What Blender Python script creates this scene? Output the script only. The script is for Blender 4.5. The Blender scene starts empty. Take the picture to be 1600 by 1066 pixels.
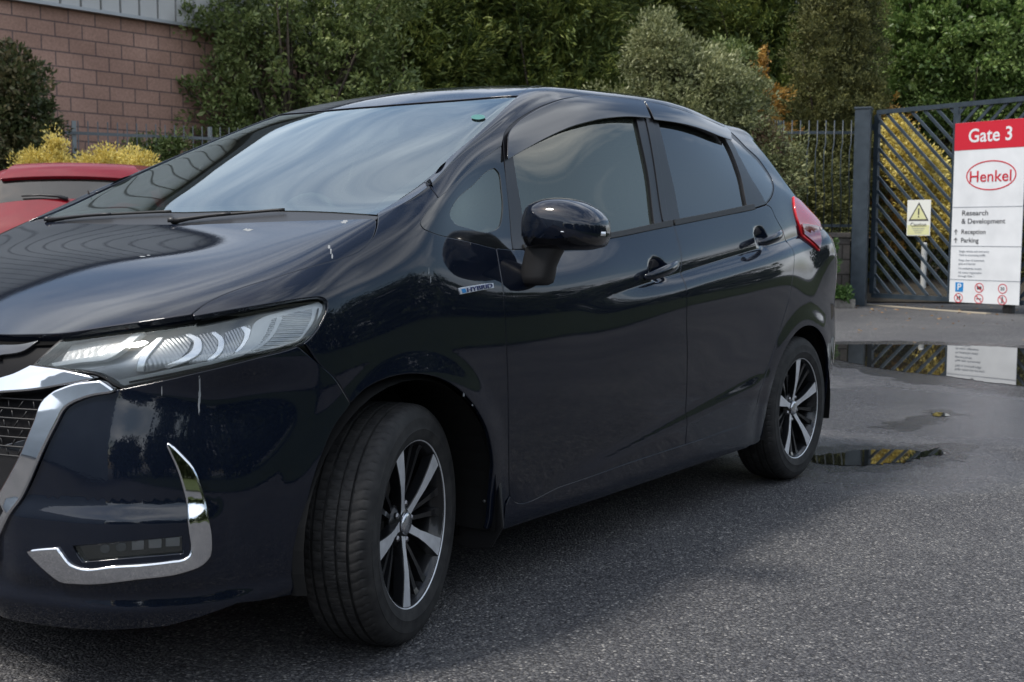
import bpy, bmesh, math, random
import numpy as np
from mathutils import Vector, Matrix, Euler
from mathutils.geometry import delaunay_2d_cdt
R = math.radians
random.seed(7); RNG = np.random.default_rng(7)
scene = bpy.context.scene
COL = scene.collection

# ---------------------------------------------------------------- camera
F_PX, YAW, PITCH, ROLL = 1854.7, .621, .0895, .003
CAM = np.array([-2.228, -2.732, 1.034])
def _basis():
    d = np.array([math.cos(YAW)*math.cos(PITCH), math.sin(YAW)*math.cos(PITCH), -math.sin(PITCH)])
    r = np.array([math.sin(YAW), -math.cos(YAW), 0.]); u = np.cross(r, d)
    return r*math.cos(ROLL)+u*math.sin(ROLL), -r*math.sin(ROLL)+u*math.cos(ROLL), d
CR, CU, CD = _basis()
cam_d = bpy.data.cameras.new('camera'); cam = bpy.data.objects.new('camera', cam_d); COL.objects.link(cam)
cam.matrix_world = Matrix(((CR[0], CU[0], -CD[0], CAM[0]), (CR[1], CU[1], -CD[1], CAM[1]), (CR[2], CU[2], -CD[2], CAM[2]), (0, 0, 0, 1)))
cam_d.sensor_width = 36; cam_d.lens = F_PX/1600*36; cam_d.clip_start = .05; cam_d.clip_end = 2000
cam_d.dof.use_dof = True; cam_d.dof.focus_distance = 3.3; cam_d.dof.aperture_fstop = 9
scene.camera = cam

# ---------------------------------------------------------------- light
SUN_EL, SUN_AZ = R(56), R(148)      # azimuth from +x towards +y : where the sun stands
world = bpy.data.worlds.new('World'); scene.world = world; world.use_nodes = True
nt = world.node_tree; bg = nt.nodes['Background']
def wn(t): return nt.nodes.new(t)
sky = wn('ShaderNodeTexSky'); sky.sky_type = 'NISHITA'; sky.sun_disc = False
sky.sun_elevation = SUN_EL; sky.sun_rotation = math.pi/2 - SUN_AZ
sky.air_density = 1.3; sky.dust_density = 2.5; sky.ozone_density = 1.2
geo = wn('ShaderNodeTexCoord'); mp = wn('ShaderNodeMapping'); mp.inputs['Scale'].default_value = (1.0, 1.0, 3.2)
mp.inputs['Rotation'].default_value = (0, 0, .5)
nz = wn('ShaderNodeTexNoise'); nz.inputs['Scale'].default_value = 1.5; nz.inputs['Detail'].default_value = 7; nz.inputs['Roughness'].default_value = .55
nz.inputs['Distortion'].default_value = .5
rp = wn('ShaderNodeValToRGB'); rp.color_ramp.elements[0].position = .41; rp.color_ramp.elements[1].position = .62
mxs = wn('ShaderNodeMixRGB'); mxs.inputs[2].default_value = (9.5, 10.2, 11.2, 1)
nz2 = wn('ShaderNodeTexNoise'); nz2.inputs['Scale'].default_value = 2.6; nz2.inputs['Detail'].default_value = 5
rp2 = wn('ShaderNodeValToRGB'); rp2.color_ramp.elements[0].position = .3; rp2.color_ramp.elements[1].position = .7
rp2.color_ramp.elements[0].color = (5.4, 5.9, 6.8, 1); rp2.color_ramp.elements[1].color = (11.0, 11.5, 12.1, 1)
L = nt.links.new
L(geo.outputs['Generated'], mp.inputs['Vector']); L(mp.outputs[0], nz.inputs['Vector']); L(mp.outputs[0], nz2.inputs['Vector'])
L(nz.outputs['Fac'], rp.inputs[0]); L(nz2.outputs['Fac'], rp2.inputs[0])
L(rp.outputs[0], mxs.inputs[0]); L(sky.outputs[0], mxs.inputs[1]); L(rp2.outputs[0], mxs.inputs[2]); L(mxs.outputs[0], bg.inputs[0])
bg.inputs[1].default_value = .145
sl = bpy.data.lights.new('sun', 'SUN'); sl.energy = 2.6; sl.angle = R(9); sl.color = (1, .95, .88)
so = bpy.data.objects.new('sun', sl); COL.objects.link(so)
sd = Vector((math.cos(SUN_EL)*math.cos(SUN_AZ), math.cos(SUN_EL)*math.sin(SUN_AZ), math.sin(SUN_EL)))
so.rotation_euler = sd.to_track_quat('Z', 'Y').to_euler()
scene.view_settings.view_transform = 'Standard'; scene.view_settings.look = 'None'; scene.view_settings.exposure = .42
scene.cycles.max_bounces = 8; scene.cycles.transparent_max_bounces = 24

# ---------------------------------------------------------------- helpers
def ray(px, py): return CD + (px-800)/F_PX*CR - (py-533)/F_PX*CU
def at(px, py, axis, val):
    v = ray(px, py); t = (val-CAM[axis])/v[axis]; return CAM + v*t
def project(P):
    q = P-CAM; D = q@CD
    return np.stack([800+F_PX*(q@CR)/D, 533-F_PX*(q@CU)/D], -1)

def mat(name, base=(.5,.5,.5), rough=.5, metal=0., spec=.5, coat=0., coat_rough=.03, emit=None, trans=0., ior=1.5, alpha=1., sheen=0):
    m = bpy.data.materials.new(name); m.use_nodes = True
    b = m.node_tree.nodes['Principled BSDF']
    b.inputs['Base Color'].default_value = (*base, 1); b.inputs['Roughness'].default_value = rough
    b.inputs['Metallic'].default_value = metal; b.inputs['Specular IOR Level'].default_value = spec
    b.inputs['Coat Weight'].default_value = coat; b.inputs['Coat Roughness'].default_value = coat_rough
    b.inputs['Transmission Weight'].default_value = trans; b.inputs['IOR'].default_value = ior
    b.inputs['Alpha'].default_value = alpha
    m.use_backface_culling = False
    return m
def N(m, t, **kw):
    n = m.node_tree.nodes.new(t)
    for k, v in kw.items():
        if k in n.inputs.keys(): n.inputs[k].default_value = v
        else: setattr(n, k, v)
    return n
def LK(m, a, b): m.node_tree.links.new(a, b)
def bsdf(m): return m.node_tree.nodes['Principled BSDF']
def coords(m, kind='Object'): return N(m, 'ShaderNodeTexCoord').outputs[kind]
def ramp(m, src, stops):
    r = N(m, 'ShaderNodeValToRGB'); el = r.color_ramp.elements
    while len(el) < len(stops): el.new(.5)
    for e, (p, c) in zip(el, stops): e.position = p; e.color = (*c, 1) if len(c) == 3 else c
    LK(m, src, r.inputs[0]); return r.outputs[0]
def bump(m, src, strength=.3, dist=.01, prev=None):
    b = N(m, 'ShaderNodeBump'); b.inputs['Strength'].default_value = strength; b.inputs['Distance'].default_value = dist
    LK(m, src, b.inputs['Height'])
    if prev: LK(m, prev, b.inputs['Normal'])
    return b.outputs[0]

def mesh_obj(name, V, Fc, m=None, parent=None, smooth=False, normals=None):
    me = bpy.data.meshes.new(name)
    me.from_pydata([tuple(map(float, v)) for v in V], [], [tuple(map(int, f)) for f in Fc]); me.update()
    if smooth or normals is not None:
        me.polygons.foreach_set('use_smooth', [True]*len(me.polygons))
    if normals is not None:
        me.normals_split_custom_set_from_vertices([tuple(map(float, n)) for n in normals])
    o = bpy.data.objects.new(name, me); COL.objects.link(o)
    if m: me.materials.append(m)
    if parent: o.parent = parent
    return o
def bm_obj(name, bm, m=None, parent=None, smooth=False, auto=None):
    me = bpy.data.meshes.new(name); bm.to_mesh(me); bm.free()
    if smooth: me.polygons.foreach_set('use_smooth', [True]*len(me.polygons))
    if smooth and auto: me.set_sharp_from_angle(angle=auto)
    o = bpy.data.objects.new(name, me); COL.objects.link(o)
    if m: me.materials.append(m)
    if parent: o.parent = parent
    return o
def tag(o, label=None, cat=None, group=None, kind=None):
    if label: o['label'] = label
    if cat: o['category'] = cat
    if group: o['group'] = group
    if kind: o['kind'] = kind
    return o
def empty(name, loc=(0,0,0), rz=0, parent=None):
    o = bpy.data.objects.new(name, None); COL.objects.link(o); o.location = loc; o.rotation_euler = (0,0,rz); o.empty_display_size = .1
    if parent: o.parent = parent
    return o
def copy_tree(o, parent=None):
    c = o.copy(); COL.objects.link(c); c.parent = parent
    for ch in list(o.children): copy_tree(ch, c)
    return c
def add_box(bm, c, s, rot=None, bev=0):
    g = bmesh.ops.create_cube(bm, size=1)
    vs = g['verts']
    bmesh.ops.scale(bm, vec=s, verts=vs)
    if bev:
        es = list({e for v in vs for e in v.link_edges})
        g2 = bmesh.ops.bevel(bm, geom=es, offset=bev, segments=2, affect='EDGES', profile=.6)
        vs = list({v for f in g2['faces'] for v in f.verts} | {v for v in vs if v.is_valid})
    if rot is not None: bmesh.ops.rotate(bm, cent=(0,0,0), matrix=rot, verts=vs)
    bmesh.ops.translate(bm, vec=c, verts=vs)
    return vs
def add_tube(bm, pts, r, seg=10, cap=True):
    pts = [Vector(p) for p in pts]; rs = r if isinstance(r, (list, tuple)) else [r]*len(pts)
    rings = []; up = None
    for i, p in enumerate(pts):
        t = (pts[min(i+1, len(pts)-1)] - pts[max(i-1, 0)]).normalized()
        if up is None: up = t.orthogonal().normalized()
        up = (up - t*up.dot(t)).normalized(); w = t.cross(up)
        rings.append([bm.verts.new(p + (up*math.cos(2*math.pi*k/seg) + w*math.sin(2*math.pi*k/seg))*rs[i]) for k in range(seg)])
    for a, b in zip(rings, rings[1:]):
        for k in range(seg): bm.faces.new((a[k], a[(k+1)%seg], b[(k+1)%seg], b[k]))
    if cap: bm.faces.new(rings[0][::-1]); bm.faces.new(rings[-1])
def lathe(prof, seg=96, axis_y=True):
    """prof: (r, h) ; revolve round local Y"""
    prof = np.array(prof); n = len(prof); a = np.arange(seg)*2*np.pi/seg
    V = np.stack([prof[None,:,0]*np.cos(a)[:,None], np.repeat(prof[None,:,1], seg, 0), prof[None,:,0]*np.sin(a)[:,None]], -1).reshape(-1, 3)
    Fc = [(i*n+j, i*n+j+1, ((i+1)%seg)*n+j+1, ((i+1)%seg)*n+j) for i in range(seg) for j in range(n-1)]
    return V, Fc

# ---------------------------------------------------------------- smooth surfaces
class Surf:
    """bicubic B-spline sheet through a net of target points [stations][rows][xyz]"""
    def __init__(s, net, disp=None, su=.25, sv=.13, iters=8):
        s.T = np.array(net, float); s.na, s.nb = s.T.shape[:2]; s.C = s.T.copy(); s.disp = disp; s.su, s.sv = su, sv
        A, B = np.meshgrid(np.arange(s.na), np.arange(s.nb), indexing='ij')
        for _ in range(iters):
            s.C = s.C + (s.T - s.raw(A.ravel(), B.ravel()).reshape(s.T.shape))
        s.grid = None
    def raw(s, a, b):
        C = s.C
        E = np.concatenate([2*C[:1]-C[1:2], C, 2*C[-1:]-C[-2:-1]], 0)
        E = np.concatenate([2*E[:, :1]-E[:, 1:2], E, 2*E[:, -1:]-E[:, -2:-1]], 1)
        a = np.asarray(a, float); b = np.asarray(b, float)
        ia = np.clip(np.floor(a).astype(int), 0, s.na-2); ib = np.clip(np.floor(b).astype(int), 0, s.nb-2)
        def w(t): return np.stack([(1-t)**3, 3*t**3-6*t*t+4, -3*t**3+3*t*t+3*t+1, t**3], -1)/6
        wa, wb = w(a-ia), w(b-ib); P = 0
        for i in range(4):
            for j in range(4):
                P = P + (wa[..., i]*wb[..., j])[..., None]*E[ia+i, ib+j]
        return P
    def ev(s, a, b):
        P = s.raw(a, b)
        return s.disp(P) if s.disp else P
    def nrm(s, a, b, h=.004):
        a = np.asarray(a, float); b = np.asarray(b, float)
        du = s.ev(a+h, b)-s.ev(a-h, b); dv = s.ev(a, b+h)-s.ev(a, b-h)
        n = np.cross(du, dv); n /= np.linalg.norm(n, axis=-1, keepdims=True)+1e-12
        return n*s.sgn
    sgn = 1.
    def inv(s, targets, fn, cull=True, box=None):
        """find (a,b) with fn(P)=target"""
        targets = np.atleast_2d(targets).astype(float)
        if s.grid is None:
            A, B = np.meshgrid(np.linspace(0, s.na-1, 8*s.na), np.linspace(0, s.nb-1, 8*s.nb), indexing='ij')
            A, B = A.ravel(), B.ravel(); P = s.ev(A, B); n = s.nrm(A, B)
            s.grid = (A, B, P, ((P-CAM)*n).sum(-1) < 0)
        A, B, P, front = s.grid
        q = fn(P); ok = front if cull else np.ones(len(A), bool)
        if box is not None: ok = ok & (A >= box[0]) & (A <= box[1]) & (B >= box[2]) & (B <= box[3])
        out = []
        for t in targets:
            d = ((q-t)**2).sum(-1); d = np.where(ok, d, 1e12); k = d.argmin(); out.append((A[k], B[k]))
        ab = np.array(out); h = 1e-3
        for _ in range(14):
            f0 = fn(s.ev(ab[:, 0], ab[:, 1])); fa = (fn(s.ev(ab[:, 0]+h, ab[:, 1]))-f0)/h; fb = (fn(s.ev(ab[:, 0], ab[:, 1]+h))-f0)/h
            r = targets-f0; det = fa[:, 0]*fb[:, 1]-fa[:, 1]*fb[:, 0]; det = np.where(abs(det) < 1e-9, 1e-9, det)
            da = (r[:, 0]*fb[:, 1]-r[:, 1]*fb[:, 0])/det; db = (fa[:, 0]*r[:, 1]-fa[:, 1]*r[:, 0])/det
            ab = ab + np.clip(np.stack([da, db], -1), -.15, .15)
            lo, hi = (0, 0), (s.na-1, s.nb-1)
            if box is not None: lo, hi = (box[0], box[2]), (box[1], box[3])
            ab = np.clip(ab, lo, hi)
        return ab
    def px(s, pts, box=None): return s.inv(pts, project, True, box)
    def xz(s, pts, box=None): return s.inv(pts, lambda P: P[..., [0, 2]], False, box)
    def xy(s, pts, box=None): return s.inv(pts, lambda P: P[..., [0, 1]], False, box)

def crom(pts, step, sc):
    """Catmull-Rom through points (in uv), resampled to ~step in scaled metric"""
    pts = np.array(pts, float)
    if len(pts) < 2: return pts
    out = []
    P = np.vstack([2*pts[0]-pts[1], pts, 2*pts[-1]-pts[-2]])
    for i in range(1, len(P)-2):
        p0, p1, p2, p3 = P[i-1], P[i], P[i+1], P[i+2]
        Ld = np.linalg.norm((p2-p1)*sc); n = max(1, int(round(Ld/step)))
        # centripetal-ish tangents
        l0, l1, l2 = [max(np.linalg.norm((q-p)*sc), 1e-6) for p, q in ((p0, p1), (p1, p2), (p2, p3))]
        m1 = ((p1-p0)/l0*l1*l1 + (p2-p1)/l1*l0*l1)/(l0+l1) if l0+l1 else p2-p1
        m2 = ((p2-p1)/l1*l2*l1 + (p3-p2)/l2*l1*l1)/(l1+l2)
        for k in range(n):
            t = k/n
            out.append((2*t**3-3*t*t+1)*p1+(t**3-2*t*t+t)*m1+(-2*t**3+3*t*t)*p2+(t**3-t*t)*m2)
    out.append(pts[-1]); return np.array(out)
def loop(segs, sc, step=.009):
    """segments of uv points -> closed, resampled loop; corners at segment ends"""
    out = []
    segs = [np.atleast_2d(s) for s in segs]
    for i, sg in enumerate(segs):
        nx = segs[(i+1) % len(segs)][0]
        c = crom(sg, step, sc) if len(sg) > 1 else sg
        if np.linalg.norm((c[-1]-nx)*sc) < 1e-4: c = c[:-1]
        elif True:
            g = np.linalg.norm((c[-1]-nx)*sc); n = int(g/step)
            if n > 1: c = np.vstack([c, c[-1]+(nx-c[-1])*np.arange(1, n)[:, None]/n])
        out.append(c)
    return np.vstack(out)
def area(p): return .5*np.sum(p[:, 0]*np.roll(p[:, 1], -1)-np.roll(p[:, 0], -1)*p[:, 1])
def inset(p, d):
    if d == 0: return p
    e = np.roll(p, -1, 0)-p; e /= np.linalg.norm(e, axis=1, keepdims=True)+1e-12
    nrm = np.stack([-e[:, 1], e[:, 0]], 1)*(1 if area(p) > 0 else -1)
    v = nrm+np.roll(nrm, 1, 0); L2 = (v*v).sum(1, keepdims=True); v = v/np.maximum(L2, .6)*2
    return p+v*d
def pip(pts, poly):
    x, y = pts[:, 0], pts[:, 1]; c = np.zeros(len(pts), bool)
    x0, y0 = poly[:, 0], poly[:, 1]; x1, y1 = np.roll(x0, -1), np.roll(y0, -1)
    for a, b, cc, dd in zip(x0, y0, x1, y1):
        if b == dd: continue
        c ^= ((b > y) != (dd > y)) & (x < (cc-a)*(y-b)/(dd-b)+a)
    return c
def tri_region(loops, step, lines=()):
    """loops in metric plane; first outer, rest holes -> verts, tris"""
    V = []; E = []
    for lp in loops:
        k = len(V); n = len(lp); V += [tuple(p) for p in lp]; E += [(k+i, k+(i+1) % n) for i in range(n)]
    o = loops[0]; lo, hi = o.min(0), o.max(0); B0 = np.array(V)
    for ln in lines:
        m = pip(ln, o)
        for h in loops[1:]: m &= ~pip(ln, h)
        m &= np.sqrt(((ln[:, None]-B0[None])**2).sum(-1).min(1)) > .0045
        prev = -1
        for i, p in enumerate(ln):
            if not m[i]: prev = -1; continue
            V.append(tuple(p))
            if prev >= 0: E.append((prev, len(V)-1))
            prev = len(V)-1
    gx = np.arange(lo[0]+step/2, hi[0], step); gy = np.arange(lo[1]+step/2, hi[1], step*.866)
    G = np.array([(x+(step/2 if j % 2 else 0), y) for j, y in enumerate(gy) for x in gx])
    if len(G):
        m = pip(G, o)
        for h in loops[1:]: m &= ~pip(G, h)
        G = G[m]
        if len(G):
            B = np.array(V); keep = np.ones(len(G), bool)
            for k in range(0, len(G), 2000):
                d = ((G[k:k+2000, None]-B[None])**2).sum(-1).min(1); keep[k:k+2000] = d > (step*.55)**2
            G = G[keep]
    vs = [Vector(v) for v in V]+[Vector(g) for g in G]
    r = delaunay_2d_cdt(vs, E, [], 0, 1e-7)
    V2 = np.array([tuple(v) for v in r[0]]); T = np.array([f for f in r[2] if len(f) == 3])
    c = V2[T].mean(1); m = pip(c, o)
    for h in loops[1:]: m &= ~pip(c, h)
    T = T[m]
    a = V2[T]; ar = (a[:,1,0]-a[:,0,0])*(a[:,2,1]-a[:,0,1])-(a[:,2,0]-a[:,0,0])*(a[:,1,1]-a[:,0,1])
    T = T[abs(ar) > 1e-10]; ar = ar[abs(ar) > 1e-10]
    T[ar < 0] = T[ar < 0][:, ::-1]
    return V2, T
def panel(name, surf, segs, m, parent, holes=(), off=0., gap=.0018, rnd=.0018, depth=.012, step=.016, mirror=True, offf=None, edge=True, bstep=.009, lines=()):
    """a sheet-metal / glass / trim panel cut out of surf along a traced outline, with rounded, turned-in edges"""
    sc = np.array([surf.su, surf.sv])
    lps = []
    for i, sg in enumerate([segs, *holes]):
        lp = loop(sg, sc, bstep)*sc
        lps.append(inset(lp, gap if i == 0 else -gap))
    V2, T = tri_region(lps, step, [l*sc for l in lines])
    ab = V2/sc
    P = surf.ev(ab[:, 0], ab[:, 1]); Nn = surf.nrm(ab[:, 0], ab[:, 1])
    o_ = off if offf is None else offf(P)[:, None]
    P = P+Nn*o_
    tri = P[T]; fn = np.cross(tri[:, 1]-tri[:, 0], tri[:, 2]-tri[:, 0])
    if (fn*Nn[T[:, 0]]).sum() < 0: T = T[:, ::-1]
    Fc = [tuple(t) for t in T]; NV = list(P); NN = list(Nn)
    if edge:
        cnt = {}
        for t in T:
            for i in range(3):
                e = (t[i], t[(i+1) % 3]); cnt[e] = 1
        bd = [e for e in cnt if (e[1], e[0]) not in cnt]
        out = {}
        for i, j in bd:
            e = P[j]-P[i]; Ln = np.linalg.norm(e)+1e-12
            for k in (i, j):
                o = np.cross(e/Ln, Nn[k]); out[k] = out.get(k, 0)+o
        mp_ = {}
        for k, o in out.items():
            o = o/(np.linalg.norm(o)+1e-9); n = Nn[k]; base = len(NV)
            NV += [P[k]+o*rnd*.7-n*rnd*.3, P[k]+o*rnd-n*rnd, P[k]+o*rnd-n*max(depth, rnd*1.05)]
            a = (n+o*.9); NN += [a/np.linalg.norm(a), o, o]
            mp_[k] = (k, base, base+1, base+2)
        for i, j in bd:
            a, b = mp_[i], mp_[j]
            for q in range(3): Fc.append((a[q], a[q+1], b[q+1], b[q]))
    NV = np.array(NV); NN = np.array(NN)
    ob = mesh_obj(name, NV, Fc, m, parent, normals=NN)
    r = [ob]
    if mirror:
        f = np.array([1, -1, 1])
        r.append(mesh_obj(name, NV*f, [t[::-1] for t in Fc], m, parent, normals=NN*f))
    return r if mirror else ob

# ---------------------------------------------------------------- materials of the cars
def paint(name, base, metal=.35, flake=True, dirt=True):
    m = mat(name, base, .5, metal, .02, 1., .02); bsdf(m).inputs['Coat IOR'].default_value = 1.52
    co = coords(m)
    n = N(m, 'ShaderNodeTexNoise', Scale=6., Detail=6., Roughness=.7); LK(m, co, n.inputs['Vector'])
    c = ramp(m, n.outputs['Fac'], [(.3, tuple(x*.9 for x in base)), (.75, tuple(x*1.1+.0006 for x in base))])
    LK(m, c, bsdf(m).inputs['Base Color'])
    n2 = N(m, 'ShaderNodeTexNoise', Scale=9., Detail=8., Roughness=.8); LK(m, co, n2.inputs['Vector'])
    r = ramp(m, n2.outputs['Fac'], [(.35, (.010,)*3), (.62, (.03,)*3), (.8, (.07,)*3)])
    LK(m, r, bsdf(m).inputs['Coat Roughness'])
    # faint orange peel of the lacquer
    n3 = N(m, 'ShaderNodeTexNoise', Scale=190., Detail=1.); LK(m, co, n3.inputs['Vector'])
    LK(m, bump(m, n3.outputs['Fac'], .05, .0006), bsdf(m).inputs['Coat Normal'])
    return m
PAINT = paint('navy_paint', (.0032, .0056, .0125), .0)
PILLT = mat('pillar_lining', (.02,.02,.021), .7)
CHROME = mat('chrome', (.72, .73, .75), .04, 1.)
BLACK = mat('black_plastic', (.012, .012, .013), .42)
GLOSSB = mat('piano_black', (.006, .006, .007), .08, 0, .5, 1., .02)
FRAMEB = mat('frame_black', (.014, .014, .016), .34, 0, .4)
FRITG = mat('frit_glass', (.012, .013, .013), .06, 0, .7)
RUBBERT = mat('rubber_trim', (.012, .012, .012), .6)
MATTEB = mat('matte_black', (.007, .007, .008), .55, 0, .12)
INNER = mat('inner_black', (.004, .004, .004), .9, 0, .1)
def glassm(name, tint, refl=1.0, dens=.5, gc=(.90, .97, .96), dc=(.16, .18, .16)):
    """thin pane: tinted see-through plus fresnel mirror"""
    m = bpy.data.materials.new(name); m.use_nodes = True; t = m.node_tree; t.nodes.clear()
    o = t.nodes.new('ShaderNodeOutputMaterial'); mx = t.nodes.new('ShaderNodeMixShader')
    tr = t.nodes.new('ShaderNodeBsdfTransparent'); tr.inputs[0].default_value = (*tint, 1)
    gl = t.nodes.new('ShaderNodeBsdfGlossy'); gl.inputs['Roughness'].default_value = .01; gl.inputs[0].default_value = (*gc, 1)
    fr = t.nodes.new('ShaderNodeFresnel'); fr.inputs['IOR'].default_value = 1.52
    ml = t.nodes.new('ShaderNodeMath'); ml.operation = 'MULTIPLY'; ml.inputs[1].default_value = 1.6*refl; ml.use_clamp = True
    t.links.new(fr.outputs[0], ml.inputs[0]); t.links.new(ml.outputs[0], mx.inputs[0])
    df = t.nodes.new('ShaderNodeBsdfDiffuse'); df.inputs[0].default_value = (*dc, 1)
    m2 = t.nodes.new('ShaderNodeMixShader'); m2.inputs[0].default_value = dens
    t.links.new(tr.outputs[0], m2.inputs[1]); t.links.new(df.outputs[0], m2.inputs[2])
    t.links.new(m2.outputs[0], mx.inputs[1]); t.links.new(gl.outputs[0], mx.inputs[2]); t.links.new(mx.outputs[0], o.inputs[0])
    return m
GLASS_WS = glassm('windscreen_glass', (.62, .74, .68), 1.0, .03)
GLASS_F = glassm('side_glass', (.42, .50, .46), 1.2, .30, (1, .95, .83), (.13, .15, .12))  # hazy sky reflection put into the colour as a grey-green diffuse film
GLASS_R = glassm('privacy_glass', (.05, .055, .06), 1.0, .06, (.97, .93, .90))
GLASS_CL = glassm('lamp_glass', (.93, .95, .96), .8, .03)

# ---------------------------------------------------------------- car body sheets
# half sections: x, 15 (y, z) rows from under the sill up and over to the centre line
SEC = [
(-.85,[(.30,.16),(.32,.20),(.33,.3),(.34,.4),(.34,.5),(.34,.58),(.34,.63),(.34,.66),(.335,.685),(.325,.70),(.31,.715),(.28,.725),(.22,.735),(.11,.74),(0,.742)]),
(-.70,[(.50,.16),(.53,.20),(.55,.3),(.56,.42),(.57,.54),(.57,.64),(.56,.70),(.545,.74),(.52,.764),(.49,.778),(.44,.790),(.38,.80),(.28,.808),(.14,.814),(0,.816)]),
(-.55,[(.60,.165),(.65,.20),(.68,.3),(.69,.44),(.70,.58),(.71,.69),(.712,.755),(.703,.80),(.683,.832),(.648,.854),(.59,.871),(.49,.883),(.34,.891),(.17,.896),(0,.898)]),
(-.35,[(.68,.17),(.755,.20),(.79,.29),(.81,.44),(.818,.60),(.822,.72),(.82,.80),(.810,.86),(.793,.90),(.763,.926),(.713,.944),(.61,.958),(.42,.969),(.20,.977),(0,.98)]),
(-.15,[(.70,.175),(.775,.20),(.80,.29),(.82,.44),(.832,.60),(.838,.73),(.835,.83),(.825,.905),(.808,.953),(.785,.992),(.738,1.024),(.62,1.034),(.44,1.036),(.22,1.038),(0,1.039)]),
(.10,[(.70,.175),(.785,.195),(.805,.285),(.825,.44),(.838,.60),(.844,.75),(.841,.88),(.828,.965),(.808,1.035),(.783,1.088),(.75,1.122),(.711,1.125),(.45,1.12),(.22,1.14),(0,1.145)]),
(.35,[(.70,.175),(.785,.195),(.805,.285),(.825,.44),(.84,.61),(.845,.76),(.834,.90),(.785,1.02),(.75,1.115),(.722,1.20),(.694,1.238),(.655,1.243),(.43,1.222),(.21,1.234),(0,1.238)]),
(.63,[(.70,.175),(.785,.195),(.805,.285),(.825,.44),(.842,.61),(.848,.76),(.835,.90),(.775,1.003),(.715,1.165),(.662,1.305),(.632,1.350),(.593,1.372),(.41,1.350),(.20,1.358),(0,1.360)]),
(.92,[(.70,.175),(.785,.195),(.805,.285),(.825,.44),(.842,.61),(.848,.76),(.835,.91),(.775,1.032),(.71,1.215),(.638,1.400),(.587,1.460),(.53,1.488),(.37,1.500),(.19,1.508),(0,1.511)]),
(1.15,[(.70,.175),(.785,.195),(.805,.285),(.825,.44),(.842,.61),(.848,.76),(.835,.91),(.775,1.055),(.71,1.245),(.645,1.425),(.595,1.487),(.535,1.522),(.38,1.541),(.19,1.551),(0,1.554)]),
(1.50,[(.70,.175),(.785,.195),(.805,.285),(.825,.44),(.842,.61),(.848,.76),(.835,.92),(.772,1.088),(.714,1.265),(.655,1.435),(.61,1.497),(.55,1.535),(.38,1.560),(.19,1.570),(0,1.573)]),
(1.90,[(.70,.175),(.785,.195),(.808,.285),(.828,.44),(.842,.61),(.848,.77),(.835,.93),(.768,1.128),(.714,1.285),(.655,1.435),(.612,1.497),(.555,1.536),(.38,1.560),(.19,1.570),(0,1.573)]),
(2.30,[(.70,.18),(.79,.20),(.815,.29),(.835,.45),(.846,.62),(.848,.79),(.832,.96),(.762,1.165),(.705,1.285),(.645,1.402),(.605,1.457),(.55,1.494),(.37,1.518),(.19,1.528),(0,1.532)]),
(2.55,[(.70,.20),(.79,.22),(.82,.31),(.838,.46),(.845,.63),(.842,.80),(.812,.99),(.757,1.165),(.698,1.268),(.64,1.370),(.60,1.420),(.55,1.457),(.37,1.478),(.18,1.487),(0,1.490)]),
(2.75,[(.70,.21),(.785,.23),(.815,.32),(.832,.46),(.84,.62),(.832,.78),(.83,.96),(.80,1.07),(.765,1.13),(.71,1.185),(.64,1.222),(.55,1.247),(.38,1.275),(.19,1.29),(0,1.295)]),
(2.95,[(.69,.22),(.765,.24),(.79,.33),(.805,.46),(.812,.61),(.805,.75),(.815,.875),(.80,.95),(.775,.99),(.725,1.02),(.66,1.032),(.57,1.03),(.39,1.055),(.19,1.07),(0,1.075)]),
(3.10,[(.62,.23),(.70,.25),(.73,.34),(.745,.45),(.75,.56),(.745,.64),(.72,.70),(.69,.735),(.66,.76),(.63,.78),(.59,.80),(.52,.82),(.36,.84),(.18,.85),(0,.855)]),
(3.19,[(.48,.28),(.57,.30),(.60,.38),(.61,.47),(.615,.56),(.61,.64),(.60,.69),(.585,.715),(.565,.735),(.53,.75),(.49,.765),(.43,.775),(.30,.785),(.15,.79),(0,.795)]),
(3.215,[(.30,.40),(.35,.42),(.37,.45),(.38,.49),(.38,.54),(.375,.58),(.37,.60),(.36,.615),(.35,.625),(.33,.635),(.30,.645),(.26,.65),(.20,.655),(.10,.66),(0,.66)]),
]
def ss(x): x = np.clip(x, 0, 1); return x*x*(3-2*x)
def zchar(x): return .832+.112*(x-.78)
HCUP = [(1.258, .918), (2.135, 1.026)]
def side_disp(P):
    x, y, z = P[..., 0], P[..., 1], P[..., 2]
    s = z-zchar(x)
    A = ss((x-.72)/.75)*(1-ss((x-2.75)/.3))
    v = lambda t: t*t*(3-2*t)
    up = -.009*np.clip(1-s/.07, 0, 1)**2
    dn = -.009+.024*np.sin(np.clip(-s/.062, 0, 1)*np.pi/2)
    f = np.where(s > 0, up, np.where(s > -.062, dn, .015*(1-ss((-s-.062)/.30))))
    # keep the valley crease crisp
    f = f*A
    z2 = .365+.13*(x-.95); s2 = z-z2
    A2 = ss((x-.55)/.45)*(1-ss((x-2.0)/.3))
    f = f+A2*.012*ss(-s2/.07)*(z > .12)
    rf = np.hypot(x, z-.305); rr = np.hypot(x-2.53, z-.305)
    f = f+.008*(1-ss((rf-.368)/.085))*ss((z-.15)/.1)+.005*(1-ss((rr-.368)/.085))*ss((z-.15)/.1)
    for hx, hz in HCUP:
        q = np.hypot((x-hx)/.070, (z-hz)/.050); f = f-.028*(1-ss(q/1.0))*(y < 9)
    f = f*ss((abs(y)-.66)/.08)
    Q = P.copy(); Q[..., 1] = y+np.sign(y)*f
    return Q
def screen_z(x, y): return 1.102+.462*x-.012*x*x-.045*y*y
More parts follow.
